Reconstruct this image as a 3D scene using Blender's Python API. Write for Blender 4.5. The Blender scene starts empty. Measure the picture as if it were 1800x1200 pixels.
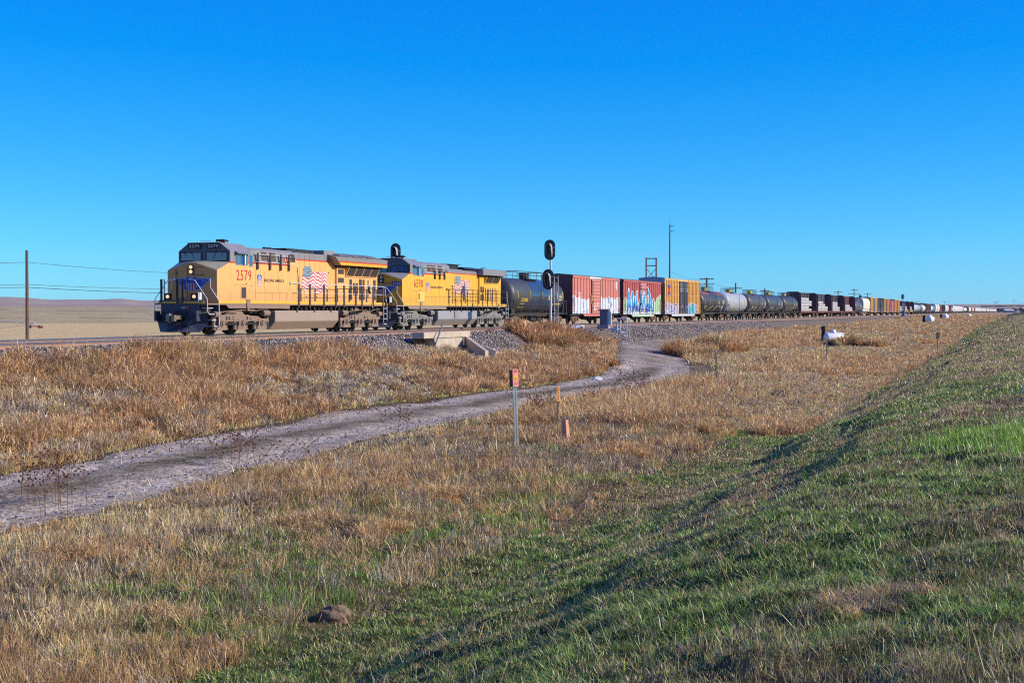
import bpy, bmesh, math, random
import numpy as np
from mathutils import Vector, Matrix
R = math.radians
random.seed(7)
scn = bpy.context.scene
COL = scn.collection

# ------------------------------------------------------------------ camera
TH = R(19.657); CT, ST = math.cos(TH), math.sin(TH)
HC = 1.18                                   # camera height above rail head (z = 0)
cam_d = bpy.data.cameras.new('camera'); cam = bpy.data.objects.new('camera', cam_d); COL.objects.link(cam)
cam.location = (0, 0, HC); cam.rotation_euler = (R(90) - math.atan(53 / 2500), 0, 0)
cam_d.lens = 50; cam_d.sensor_width = 36; cam_d.clip_start = .1; cam_d.clip_end = 30000
scn.camera = cam
# ------------------------------------------------------------------ world, sun
SUN_EL, SUN_AZ = R(26), R(-9)               # azimuth from +X, counter-clockwise
w = bpy.data.worlds.new("World"); scn.world = w; w.use_nodes = True
nt = w.node_tree; nt.nodes.clear()
sky = nt.nodes.new('ShaderNodeTexSky'); sky.sky_type = 'NISHITA'; sky.sun_disc = False
sky.sun_elevation = SUN_EL; sky.sun_rotation = R(90) - SUN_AZ
sky.altitude = 1500; sky.air_density = 1.0; sky.dust_density = 0.1; sky.ozone_density = 4.0
# clear high-plains air: deepen the blue of the sky model (gain and lift per channel)
hs = nt.nodes.new('ShaderNodeVectorMath'); hs.operation = 'MULTIPLY_ADD'; hs.inputs[1].default_value = (.38, .80, .55); hs.inputs[2].default_value = (-.28, 0, 4.0)
mx = nt.nodes.new('ShaderNodeVectorMath'); mx.operation = 'MAXIMUM'; mx.inputs[1].default_value = (.02, .02, .02)
h0 = nt.nodes.new('ShaderNodeHueSaturation'); h0.inputs['Saturation'].default_value = 1.25; h0.inputs['Hue'].default_value = .49
bg = nt.nodes.new('ShaderNodeBackground'); bg.inputs['Strength'].default_value = .135
wo = nt.nodes.new('ShaderNodeOutputWorld')
nt.links.new(sky.outputs[0], h0.inputs['Color']); nt.links.new(h0.outputs[0], hs.inputs[0]); nt.links.new(hs.outputs[0], mx.inputs[0])
# the deepening is strongest a quarter turn away from the sun (as a polarised sky is), none around the sun and opposite it
gd = nt.nodes.new('ShaderNodeTexCoord'); dp = nt.nodes.new('ShaderNodeVectorMath'); dp.operation = 'DOT_PRODUCT'
dp.inputs[1].default_value = (math.cos(SUN_AZ), math.sin(SUN_AZ), 0); ab = nt.nodes.new('ShaderNodeMath'); ab.operation = 'ABSOLUTE'
mr = nt.nodes.new('ShaderNodeMapRange'); mr.interpolation_type = 'SMOOTHSTEP'; mr.inputs[1].default_value = .50; mr.inputs[2].default_value = .85; mr.inputs[3].default_value = 1; mr.inputs[4].default_value = 0
mc = nt.nodes.new('ShaderNodeMix'); mc.data_type = 'RGBA'; nt.links.new(gd.outputs['Generated'], dp.inputs[0]); nt.links.new(dp.outputs['Value'], ab.inputs[0]); nt.links.new(ab.outputs[0], mr.inputs[0])
nt.links.new(mr.outputs[0], mc.inputs[0]); nt.links.new(sky.outputs[0], mc.inputs[6]); nt.links.new(mx.outputs[0], mc.inputs[7]); nt.links.new(mc.outputs[2], bg.inputs[0])
nt.links.new(bg.outputs[0], wo.inputs[0])
sl = bpy.data.lights.new('sun', 'SUN'); sl.energy = 5.0; sl.angle = R(.5); sl.color = (1, .90, .76)
so = bpy.data.objects.new('sun', sl); COL.objects.link(so)
sd = Vector((math.cos(SUN_AZ) * math.cos(SUN_EL), math.sin(SUN_AZ) * math.cos(SUN_EL), math.sin(SUN_EL)))
so.rotation_euler = sd.to_track_quat('Z', 'Y').to_euler(); so.location = (30, -10, 40)
scn.view_settings.view_transform = 'Standard'; scn.view_settings.look = 'None'
scn.view_settings.exposure = 0.05; scn.view_settings.gamma = 1.0; scn.view_settings.use_curve_mapping = False
scn.cycles.use_denoising = False; scn.cycles.filter_width = 1.15
scn.cycles.max_bounces = 5; scn.cycles.diffuse_bounces = 2; scn.cycles.glossy_bounces = 2; scn.cycles.transparent_max_bounces = 8

# ------------------------------------------------------------------ helpers
def W(u, s, z=0.0): return (u * CT + s * ST, -u * ST + s * CT, z)      # track frame -> world
def US(x, y): return x * CT - y * ST, x * ST + y * CT

_vt = {}
def vn(x, y, seed=0):
    """value noise, numpy arrays -> 0..1"""
    if seed not in _vt: _vt[seed] = np.random.RandomState(seed + 11).rand(256, 256)
    t = _vt[seed]; x = np.asarray(x, float); y = np.asarray(y, float)
    xi = np.floor(x).astype(int); yi = np.floor(y).astype(int); fx = x - xi; fy = y - yi
    fx = fx * fx * (3 - 2 * fx); fy = fy * fy * (3 - 2 * fy)
    a = t[xi % 256, yi % 256]; b = t[(xi + 1) % 256, yi % 256]; c = t[xi % 256, (yi + 1) % 256]; d = t[(xi + 1) % 256, (yi + 1) % 256]
    return (a * (1 - fx) + b * fx) * (1 - fy) + (c * (1 - fx) + d * fx) * fy
def fb(x, y, seed=0, o=4):
    r = 0; a = .5; n = 0
    for k in range(o):
        r = r + a * vn(x * 2 ** k, y * 2 ** k, seed + k); n += a; a *= .5
    return r / n
def sst(a, b, x):
    t = np.clip((np.asarray(x, float) - a) / (b - a), 0, 1); return t * t * (3 - 2 * t)

def tag(o, label=None, cat=None, group=None, kind=None):
    if label: o['label'] = label
    if cat: o['category'] = cat
    if group: o['group'] = group
    if kind: o['kind'] = kind
    return o
def empty(name, loc=(0, 0, 0), rz=0.0, **k):
    o = bpy.data.objects.new(name, None); COL.objects.link(o); o.location = loc; o.rotation_euler = (0, 0, rz)
    o.empty_display_size = .3
    return tag(o, **k)
def link_mesh(name, me, parent=None):
    o = bpy.data.objects.new(name, me); COL.objects.link(o)
    if parent: o.parent = parent
    return o

class MB:
    """collects shapes; q axis = distance behind the thing's front (local -x)"""
    def __init__(s, flip=True): s.v = []; s.f = []; s.k = -1 if flip else 1
    def _a(s, pts):
        n = len(s.v); s.v += [(s.k * p[0], p[1], p[2]) for p in pts]; return n
    def face(s, pts):
        n = s._a(pts); s.f.append(list(range(n, n + len(pts)))); return s
    def box(s, x0, x1, y0, y1, z0, z1):
        n = s._a([(x, y, z) for z in (z0, z1) for x, y in ((x0, y0), (x1, y0), (x1, y1), (x0, y1))])
        s.f += [[n, n + 3, n + 2, n + 1], [n + 4, n + 5, n + 6, n + 7]] + [[n + i, n + (i + 1) % 4, n + 4 + (i + 1) % 4, n + 4 + i] for i in range(4)]
        return s
    def loft(s, a, b, cap=True):
        n = s._a(a); m = s._a(b); k = len(a)
        s.f += [[n + i, n + (i + 1) % k, m + (i + 1) % k, m + i] for i in range(k)]
        if cap: s.f += [list(range(n, n + k))[::-1], list(range(m, m + k))]
        return s
    def prism(s, prof, ax, a, b):
        """prof: 2D points of the two other axes in order; ax 0,1,2"""
        f = {0: lambda p, t: (t, p[0], p[1]), 1: lambda p, t: (p[0], t, p[1]), 2: lambda p, t: (p[0], p[1], t)}[ax]
        return s.loft([f(p, a) for p in prof], [f(p, b) for p in prof])
    def cyl(s, p0, p1, r, n=12, r2=None, cap=True):
        p0 = Vector(p0); p1 = Vector(p1); d = (p1 - p0).normalized()
        u = d.orthogonal().normalized(); v = d.cross(u); r2 = r if r2 is None else r2
        A = []; B = []
        for i in range(n):
            t = 2 * math.pi * (i + .5) / n; e = u * math.cos(t) + v * math.sin(t)
            A.append(p0 + e * r); B.append(p1 + e * r2)
        return s.loft(A, B, cap)
    def tube(s, pts, r, n=6):
        for a, b in zip(pts[:-1], pts[1:]): s.cyl(a, b, r, n)
        return s
    def lathe(s, prof, c=(0, 0, 0), ax=2, n=20):
        """prof: (r, h) list around axis through c"""
        rings = []
        for r, h in prof:
            P = []
            for i in range(n):
                t = 2 * math.pi * i / n; a, b = r * math.cos(t), r * math.sin(t)
                P.append({2: (c[0] + a, c[1] + b, c[2] + h), 0: (c[0] + h, c[1] + a, c[2] + b), 1: (c[0] + a, c[1] + h, c[2] + b)}[ax])
            rings.append(s._a(P))
        for p, q in zip(rings[:-1], rings[1:]):
            s.f += [[p + i, p + (i + 1) % n, q + (i + 1) % n, q + i] for i in range(n)]
        s.f += [list(range(rings[0], rings[0] + n))[::-1], list(range(rings[-1], rings[-1] + n))]
        return s
    def mesh(s, name, mat, smooth=False):
        me = bpy.data.meshes.new(name); me.from_pydata([tuple(p) for p in s.v], [], s.f)
        bm = bmesh.new(); bm.from_mesh(me); bmesh.ops.recalc_face_normals(bm, faces=bm.faces); bm.to_mesh(me); bm.free()
        if mat: me.materials.append(mat)
        if smooth:
            for p in me.polygons: p.use_smooth = True
            try: me.set_sharp_from_angle(angle=R(35))
            except Exception: pass
        return me
    def build(s, name, mat, parent=None, smooth=False, bevel=0):
        o = link_mesh(name, s.mesh(name, mat, smooth), parent)
        if bevel:
            b = o.modifiers.new('bevel', 'BEVEL'); b.width = bevel; b.segments = 2; b.limit_method = 'ANGLE'; b.angle_limit = R(40)
        return o

# ------------------------------------------------------------------ materials
class NT:
    def __init__(s, m):
        m.use_nodes = True; s.t = m.node_tree; s.t.nodes.clear()
        s.out = s.t.nodes.new('ShaderNodeOutputMaterial')
    def n(s, k, **kw):
        nd = s.t.nodes.new(k)
        for a, b in kw.items():
            if a.startswith('i_'): nd.inputs[a[2:].replace('_', ' ')].default_value = b
            else: setattr(nd, a, b)
        return nd
    def l(s, a, b): s.t.links.new(a, b)
    def mix(s, f, a, b, mode='MIX'):
        m = s.n('ShaderNodeMix', data_type='RGBA', blend_type=mode)
        for i, v in ((0, f), (6, a), (7, b)):
            if hasattr(v, 'type') and hasattr(v, 'links'): s.l(v, m.inputs[i])
            else: m.inputs[i].default_value = v if i == 0 else (*v[:3], 1)
        return m.outputs[2]
    def math(s, op, a, b=0.0, clamp=False):
        m = s.n('ShaderNodeMath', operation=op, use_clamp=clamp)
        for i, v in ((0, a), (1, b)):
            if hasattr(v, 'links'): s.l(v, m.inputs[i])
            else: m.inputs[i].default_value = v
        return m.outputs[0]
    def mapr(s, v, a, b, c=0.0, d=1.0):
        m = s.n('ShaderNodeMapRange'); s.l(v, m.inputs[0])
        for i, x in zip((1, 2, 3, 4), (a, b, c, d)): m.inputs[i].default_value = x
        return m.outputs[0]
    def noise(s, vec, scale, detail=3, rough=.55):
        n = s.n('ShaderNodeTexNoise'); n.inputs['Scale'].default_value = scale; n.inputs['Detail'].default_value = detail
        n.inputs['Roughness'].default_value = rough; s.l(vec, n.inputs['Vector']); return n.outputs[0]
    def scalev(s, vec, sc):
        m = s.n('ShaderNodeMapping'); m.inputs['Scale'].default_value = sc; s.l(vec, m.inputs[0]); return m.outputs[0]

_M = {}
def paint(name, base, rough=.5, metal=0.0, dust=(.25, .18, .13), grime=.35, low=None, streak=.3, spec=.5, attr=None, emit=0):
    """weathered surface: broad mottling, run-down streaks, road dust climbing from the bottom (low = z0,z1)"""
    if name in _M: return _M[name]
    m = bpy.data.materials.new(name); N = NT(m)
    tc = N.n('ShaderNodeTexCoord').outputs['Object']
    b = N.n('ShaderNodeBsdfPrincipled'); N.l(b.outputs[0], N.out.inputs[0])
    if attr: c = N.n('ShaderNodeAttribute', attribute_name=attr).outputs[0]
    else:
        c = N.n('ShaderNodeRGB'); c.outputs[0].default_value = (*base, 1); c = c.outputs[0]
    n1 = N.noise(tc, 1.3, 5, .6); f1 = N.mapr(n1, .35, .75, 0, grime * .7)
    c = N.mix(f1, c, dust)
    n2 = N.noise(N.scalev(tc, (5, 5, .35)), 1.6, 4, .6); f2 = N.mapr(n2, .5, .8, 0, streak)
    c = N.mix(f2, c, tuple(x * .55 for x in dust))
    if low:
        z = N.n('ShaderNodeSeparateXYZ'); N.l(tc, z.inputs[0])
        zz = N.math('ADD', z.outputs[2], N.mapr(N.noise(tc, 2.5, 4), .3, .7, -.25, .25))
        c = N.mix(N.mapr(zz, low[0], low[1], low[2] if len(low) > 2 else .85, 0), c, dust)
    c2 = N.noise(tc, 25, 2); c = N.mix(.12, c, N.mix(c2, (.3, .3, .3), (1, 1, 1)), 'MULTIPLY')
    N.l(c, b.inputs['Base Color']); b.inputs['Roughness'].default_value = rough; b.inputs['Metallic'].default_value = metal
    b.inputs['Specular IOR Level'].default_value = spec
    _M[name] = m; return m
def lamp_mat(name, col, st):
    m = bpy.data.materials.new(name); N = NT(m); e = N.n('ShaderNodeEmission'); e.inputs[0].default_value = (*col, 1); e.inputs[1].default_value = st
    N.l(e.outputs[0], N.out.inputs[0]); return m
def plain(name, base, rough=.6, metal=0, spec=.5):
    if name in _M: return _M[name]
    m = bpy.data.materials.new(name); N = NT(m); b = N.n('ShaderNodeBsdfPrincipled'); N.l(b.outputs[0], N.out.inputs[0])
    tc = N.n('ShaderNodeTexCoord').outputs['Object']
    c = N.mix(N.noise(tc, 6, 4), tuple(x * .75 for x in base), tuple(min(1, x * 1.2) for x in base))
    N.l(c, b.inputs['Base Color']); b.inputs['Roughness'].default_value = rough; b.inputs['Metallic'].default_value = metal
    b.inputs['Specular IOR Level'].default_value = spec
    _M[name] = m; return m

def text_part(name, txt, q0, z0, wd, ht, y, mat, parent, side='side', off=0.0, spacing=1.0):
    """lettering mesh fitted to a box; side: reads from +y, front: reads from the front (q = y of left edge)"""
    cu = bpy.data.curves.new(name, 'FONT'); cu.body = txt; cu.offset = off; cu.space_character = spacing; cu.resolution_u = 2
    t = bpy.data.objects.new(name, cu); COL.objects.link(t)
    dg = bpy.context.evaluated_depsgraph_get(); me = bpy.data.meshes.new_from_object(t.evaluated_get(dg))
    bpy.data.objects.remove(t); bpy.data.curves.remove(cu)
    n = len(me.vertices); co = np.empty(n * 3); me.vertices.foreach_get('co', co); co = co.reshape(-1, 3)
    mn, mx = co.min(0), co.max(0); a = (co[:, 0] - mn[0]) / (mx[0] - mn[0]) * wd; b = (co[:, 1] - mn[1]) / (mx[1] - mn[1]) * ht
    r = np.empty_like(co)
    if side == 'side': r[:, 0] = -(q0 + a); r[:, 1] = y; r[:, 2] = z0 + b
    else: r[:, 0] = y; r[:, 1] = q0 + a; r[:, 2] = z0 + b        # front: y argument is local x
    me.vertices.foreach_set('co', r.ravel()); me.materials.clear(); me.materials.append(mat); me.update()
    return link_mesh(name, me, parent)

def painted(name, a0, a1, b0, b1, st, fn, place, mat, parent):
    """a marking built of small coloured faces; fn(A,B)->(rgb array, keep mask); place(a,b)->xyz arrays"""
    na = max(1, int(round((a1 - a0) / st))); nb = max(1, int(round((b1 - b0) / st)))
    A = np.linspace(a0, a1, na + 1); B = np.linspace(b0, b1, nb + 1)
    ca, cb = np.meshgrid((A[:-1] + A[1:]) / 2, (B[:-1] + B[1:]) / 2, indexing='ij')
    rgb, keep = fn(ca.ravel(), cb.ravel())
    ga, gb = np.meshgrid(A, B, indexing='ij'); x, y, z = place(ga.ravel(), gb.ravel()); V = np.stack([x + 0 * ga.ravel(), y + 0 * ga.ravel(), z + 0 * ga.ravel()], 1)
    ii, jj = np.meshgrid(np.arange(na), np.arange(nb), indexing='ij'); i0 = (ii * (nb + 1) + jj).ravel()
    F = np.stack([i0, i0 + nb + 1, i0 + nb + 2, i0 + 1], 1)[keep]; rgb = rgb[keep]
    us, inv = np.unique(F, return_inverse=True)
    me = bpy.data.meshes.new(name); me.from_pydata(V[us].tolist(), [], inv.reshape(-1, 4).tolist())
    at = me.attributes.new('Col', 'FLOAT_COLOR', 'FACE'); c = np.ones((len(rgb), 4)); c[:, :3] = rgb; at.data.foreach_set('color', c.ravel())
    me.materials.append(mat)
    return link_mesh(name, me, parent)
mk_decal = paint('decal_paint', (1, 1, 1), rough=.5, grime=.25, streak=.15, attr='Col')

def raw_mesh(name, V, F, mat, attr=None, smooth=True, dom='POINT'):
    """fast mesh from arrays; F (n,k)"""
    me = bpy.data.meshes.new(name); k = F.shape[1]; n = len(F)
    me.vertices.add(len(V)); me.vertices.foreach_set('co', np.asarray(V, np.float32).ravel())
    me.loops.add(n * k); me.loops.foreach_set('vertex_index', F.astype(np.int32).ravel())
    me.polygons.add(n); me.polygons.foreach_set('loop_start', np.arange(0, n * k, k, dtype=np.int32))
    try: me.polygons.foreach_set('loop_total', np.full(n, k, np.int32))
    except Exception: pass
    me.update(calc_edges=True)
    if smooth: me.polygons.foreach_set('use_smooth', np.ones(n, bool))
    if attr is not None:
        at = me.attributes.new('Col', 'FLOAT_COLOR', dom); c = np.ones((len(attr), 4), np.float32); c[:, :3] = attr; at.data.foreach_set('color', c.ravel())
    me.materials.append(mat)
    return link_mesh(name, me)
# ------------------------------------------------------------------ terrain
PU = [-4000, -700, -420, -300, -60, -47, -44, -33.0, -29.6, -26.5, -23.6, -21.9, -17.2, -12.5, -9.0, -7.6, -6.5, -5.6, -4.3, -3.1, -2.2, -1.2, 0, 2.5, 8, 14, 60, 4000]
PZ = [-4.6, -4.6, -4.4, -3.6, -1.8, -1.5, -1.35, -1.25, -1.3, -1.75, -2.12, -2.38, -2.42, -2.34, -2.48, -2.6, -2.6, -2.3, -1.74, -1.22, -.88, -.66, -.5, -.42, -.34, -.9, -1.5, -1.5]
def ground_z(x, y):
    x = np.asarray(x, float); y = np.asarray(y, float); u, s = US(x, y); r = np.hypot(x, y)
    z = np.interp(u, PU, PZ)
    rise = sst(75, 260, s) * sst(-29.5, -22, u) * (1 - sst(-7, -1, u))
    z = z + rise * 1.1 + sst(300, 1200, s) * sst(-30, -24, u) * (1 - sst(-7, -1, u)) * .4
    # undulation
    slope = sst(-7.4, -5.5, u) * (1 - .5 * sst(-3, -1.5, u)) * (1 - sst(-.5, 2.5, u))
    z += slope * ((fb(u * 1.0 + 3, s * .15, 3, 3) - .5) * .38)
    z += (fb(x * .35, y * .35, 9, 3) - .5) * .22 * (1 - sst(40, 400, r)) * (1 - .6 * slope)
    z += (fb(x * 1.6, y * 1.6, 21, 2) - .5) * .13 * (1 - sst(20, 60, r)); z += (fb(x * 4.2, y * 4.2, 25, 2) - .5) * .07 * (1 - sst(14, 34, r))
    # far country
    lat = -u - 45
    z += 13.0 * sst(350, 1600, lat) * (1 + .35 * (fb(x / 420, y / 420, 5, 3) - .5)) + sst(200, 600, lat) * (fb(x / 190, y / 90, 6, 4) - .5) * 6.5
    az = np.arctan2(x, np.maximum(y, 1))
    ridge = sst(2600, 5200, r)
    hh = 26 + 15 * sst(.1, -.33, az) + (8 + 34 * sst(-.12, -.25, az)) * (fb(az * 17 + 7.3, az * 0, 8, 3) - .5)
    z = np.where(r > 2600, z * (1 - ridge) + ridge * hh + ridge * (fb(x / 700, y / 700, 31, 4) - .5) * 7, z)
    return z
def gz(u, s):
    p = W(u, s); return float(ground_z(p[0], p[1]))

ROAD = [(-40, -17.2), (0, -17.6), (22, -18.0), (41, -19.8), (55, -19.5), (65, -19.0), (76, -19.4), (86, -21.4), (96, -23.9), (103, -25.7), (111, -27.6), (121, -29.4)]
RS = [a for a, b in ROAD]; RU = [b for a, b in ROAD]
def road_u(s): return np.interp(s, RS, RU)
def road_hw(s): return np.interp(s, [0, 22, 41, 76, 90, 103, 121], [2.5, 2.5, 2.55, 2.6, 2.6, 2.8, 3.8])

def cmix(a, b, t): return np.asarray(a)[None, :] * (1 - t[:, None]) + np.asarray(b)[None, :] * t[:, None]
def soil_color(x, y):
    u, s = US(x, y); r = np.hypot(x, y)
    n = fb(x * .8, y * .8, 40, 4); n2 = fb(x * .12, y * .12, 44, 3)
    c = cmix((.085, .06, .032), (.17, .125, .07), n)
    green = slope_green(u, s, x, y)
    g = np.clip(green * 1.1, 0, 1); c = c * (1 - g[:, None]) + np.array([.06, .085, .03])[None] * g[:, None]
    # far fields behind the track
    lat = -u - 45
    f = sst(5, 30, lat)
    stub = cmix((.68, .50, .22), (.80, .60, .29), fb(x / 25, y / 9, 50, 4))
    past = cmix((.32, .265, .135), (.66, .52, .28), fb(x / 90, y / 55, 52, 5))
    dk = sst(.58, .72, fb(x / 60 + 9, y / 25, 57, 4)); past = past * (1 - .35 * dk[:, None]) 
    t = sst(330, 350, lat + 30 * (fb(x / 60, y / 60, 53, 2) - .5)); bc = stub * (1 - t[:, None]) + past * t[:, None]
    c = c * (1 - f[:, None]) + bc * f[:, None]
    t = sst(2400, 3300, r); rc = cmix((.36, .27, .21), (.56, .43, .33), fb(x / 500, y / 300, 55, 4)); c = c * (1 - t[:, None]) + rc * t[:, None]
    # dry right-of-way far to the right
    t = sst(60, 130, s) * sst(-33, -30, u) * (1 - sst(-7, -5, u)); n3 = fb(u * .4, s * .05, 58, 4)
    rb = cmix((.34, .24, .14), (.48, .38, .25), n3); c = c * (1 - t[:, None]) + rb * t[:, None]
    return np.clip(c, 0, 1)
def slope_green(u, s, x, y):
    """how green the mown bank and the ditch are, 0..1"""
    n = fb(u * .5 + 5, s * .22, 60, 4); n2 = fb(x * .22, y * .22, 64, 3)
    bank = sst(-8.8, -6.8, u)
    g = bank * sst(.40, .60, n * .5 + n2 * .5 - .05 * sst(-3, -1, u) + .05)
    dit = sst(-13, -8.0, u) * (1 - bank) * sst(.42, .56, n2)
    far = sst(70, 130, s) * bank * .5
    g = g * (1 - .6 * sst(22, 60, s) * sst(-5.5, -3.8, u))
    return np.clip(g + dit * .8, 0, 1)

def ground_mat():
    m = bpy.data.materials.new('ground_soil'); N = NT(m); b = N.n('ShaderNodeBsdfPrincipled'); N.l(b.outputs[0], N.out.inputs[0])
    g = N.n('ShaderNodeNewGeometry').outputs['Position']; at = N.n('ShaderNodeAttribute', attribute_name='Col').outputs[0]
    n1 = N.noise(g, 9, 6, .7); n2 = N.noise(g, .35, 5, .6)
    c = N.mix(1.0, at, N.mix(N.mapr(n1, .3, .7), (.4, .38, .36), (1.5, 1.48, 1.42)), 'MULTIPLY')
    c = N.mix(1.0, c, N.mix(N.mapr(n2, .3, .7), (.8, .8, .8), (1.15, 1.15, 1.15)), 'MULTIPLY')
    N.l(c, b.inputs['Base Color']); b.inputs['Roughness'].default_value = 1; b.inputs['Specular IOR Level'].default_value = .05
    bp = N.n('ShaderNodeBump'); bp.inputs['Strength'].default_value = .7; bp.inputs['Distance'].default_value = .08; N.l(n1, bp.inputs['Height']); N.l(bp.outputs[0], b.inputs['Normal'])
    return m
def make_ground():
    az = np.concatenate([np.arange(-180, -32, 4.0), np.arange(-32, 32, .11), np.arange(32, 180, 4.0)]) * math.pi / 180
    rr = np.concatenate([[0.01, .8, 1.6, 2.4], np.geomspace(3, 1200, 520), np.geomspace(1225, 6400, 90)])
    A, Rr = np.meshgrid(az, rr, indexing='ij'); x = (np.sin(A) * Rr).ravel(); y = (np.cos(A) * Rr).ravel()
    V = np.stack([x, y, ground_z(x, y)], 1); na, nr = len(az), len(rr)
    i, j = np.meshgrid(np.arange(na), np.arange(nr - 1), indexing='ij'); i2 = (i + 1) % na
    F = np.stack([i * nr + j, i * nr + j + 1, i2 * nr + j + 1, i2 * nr + j], 2).reshape(-1, 4)
    o = raw_mesh('ground', V, F[:, ::-1], ground_mat(), soil_color(x, y)); tag(o, kind='structure')
make_ground()

# ---- dirt road
def make_road():
    ss = np.concatenate([np.arange(-30, 90, .35), np.arange(90, 121, .35)]); tt = np.linspace(-1, 1, 41)
    S, T = np.meshgrid(ss, tt, indexing='ij'); hw = road_hw(S); cu = road_u(S)
    edge = 1 + .16 * (fb(S * .5, T * 0 + np.sign(T) * 5, 70, 3) - .5) * 2
    U = cu + T * hw * edge; p = W(U, S); x, y = p[0].ravel(), p[1].ravel()
    z = ground_z(x, y) + .05 * (1 - np.abs(T.ravel()) ** 6 * 2.2) - .05 * np.exp(-((np.abs(T.ravel()) - .55) / .18) ** 2) * (S.ravel() < 90)
    z = z + np.maximum(0, .02)
    tr = np.exp(-((np.abs(T.ravel()) - .55) / .26) ** 2); nn = fb(x * .7, y * .7, 72, 4)
    c = cmix((.27, .225, .165), (.56, .48, .375), np.clip(tr * .7 + nn * .5, 0, 1))
    mid = np.exp(-(T.ravel() / .22) ** 2) * sst(.25, .5, nn) * (S.ravel() < 85); c = c * (1 - .8 * mid[:, None]) + np.array([.16, .13, .07])[None] * .8 * mid[:, None]
    gv = sst(84, 100, S.ravel()) * (.55 + .45 * sst(.35, .6, nn)); c = c * (1 - gv[:, None]) + cmix((.22, .185, .15), (.42, .36, .29), sst(.3, .7, fb(x * .5, y * 1.2, 78, 3))) * gv[:, None]; z = z + gv * (fb(x * 1.5, y * 1.5, 79, 3) - .5) * .12
    na, nb = len(ss), len(tt); i, j = np.meshgrid(np.arange(na - 1), np.arange(nb - 1), indexing='ij')
    F = np.stack([i * nb + j, (i + 1) * nb + j, (i + 1) * nb + j + 1, i * nb + j + 1], 2).reshape(-1, 4)
    m = bpy.data.materials.new('road_gravel'); N = NT(m); b = N.n('ShaderNodeBsdfPrincipled'); N.l(b.outputs[0], N.out.inputs[0])
    g = N.n('ShaderNodeNewGeometry').outputs['Position']; at = N.n('ShaderNodeAttribute', attribute_name='Col').outputs[0]
    vo = N.n('ShaderNodeTexVoronoi'); vo.inputs['Scale'].default_value = 16; N.l(g, vo.inputs['Vector'])
    sp = N.n('ShaderNodeSeparateColor'); N.l(vo.outputs['Color'], sp.inputs[0])
    c1 = N.mix(N.mapr(sp.outputs[0], 0, 1), (.25, .25, .26), (1.8, 1.7, 1.6)); k = N.mix(.75, at, c1, 'MULTIPLY')
    k = N.mix(1.0, k, N.mix(N.mapr(N.noise(g, 1.2, 6, .7), .35, .65), (.72, .7, .68), (1.15, 1.15, 1.15)), 'MULTIPLY')
    N.l(k, b.inputs['Base Color']); b.inputs['Roughness'].default_value = 1; b.inputs['Specular IOR Level'].default_value = .1
    bp = N.n('ShaderNodeBump'); bp.inputs['Strength'].default_value = .8; bp.inputs['Distance'].default_value = .05; N.l(N.noise(g, 14, 5, .7), bp.inputs['Height']); N.l(bp.outputs[0], b.inputs['Normal'])
    tag(raw_mesh('dirt_road', np.stack([x, y, z], 1), F, m, c), kind='structure')
make_road()

# ---- ballast, ties, rails
def ballast_mat():
    m = bpy.data.materials.new('ballast_stone'); N = NT(m); b = N.n('ShaderNodeBsdfPrincipled'); N.l(b.outputs[0], N.out.inputs[0])
    g = N.n('ShaderNodeNewGeometry').outputs['Position']
    vo = N.n('ShaderNodeTexVoronoi'); vo.inputs['Scale'].default_value = 13; N.l(g, vo.inputs['Vector'])
    sp = N.n('ShaderNodeSeparateColor'); N.l(vo.outputs['Color'], sp.inputs[0])
    c = N.mix(N.mapr(sp.outputs[0], 0, 1), (.025, .02, .018), (.42, .325, .235)); c = N.mix(N.mapr(sp.outputs[1], .6, 1, 0, .5), c, (.33, .22, .16))
    c = N.mix(N.mapr(N.noise(g, .3, 4), .3, .7, 0, .5), c, (.2, .165, .135))
    N.l(c, b.inputs['Base Color']); b.inputs['Roughness'].default_value = .9; b.inputs['Specular IOR Level'].default_value = .2
    bp = N.n('ShaderNodeBump'); bp.inputs['Strength'].default_value = 1; bp.inputs['Distance'].default_value = .12; N.l(vo.outputs['Distance'], bp.inputs['Height']); N.l(bp.outputs[0], b.inputs['Normal'])
    return m
BU = [-46.2, -44.5, -42.6, -41.0, -39.8, -38.7, -37.5, -36.7, -35.8, -34.6, -33.4, -32.2, -31.6, -31.0, -30.4, -29.8, -29.2, -28.6]
BZ = [-1.9, -1.2, -.3, -.17, -.2, -.2, -.2, -.25, -.2, -.2, -.2, -.17, -.36, -.66, -.98, -1.29, -1.6, -1.9]
def ballast_z(u): return np.interp(u, BU, BZ)
def make_ballast():
    ss = np.concatenate([np.arange(-40, 190, .5), np.geomspace(190, 3200, 160)]); uu = np.array(BU)
    S, U = np.meshgrid(ss, uu, indexing='ij'); Z = ballast_z(U)
    jit = (fb(S * 1.3, U * 1.3, 80, 3) - .5) * .16 * (np.abs(U + 37) > 5.4); U2 = U + (fb(S * .25, U * .2, 83, 2) - .5) * .5 * (U > -31.8)
    x, y, _ = W(U2, S); V = np.stack([x.ravel(), y.ravel(), (Z + jit).ravel()], 1)
    na, nb = S.shape; i, j = np.meshgrid(np.arange(na - 1), np.arange(nb - 1), indexing='ij')
    F = np.stack([i * nb + j, (i + 1) * nb + j, (i + 1) * nb + j + 1, i * nb + j + 1], 2).reshape(-1, 4)
    tag(raw_mesh('ballast', V, F, ballast_mat(), smooth=False), kind='structure')
make_ballast()
TRACKS = (-38.7, -34.55)
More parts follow.
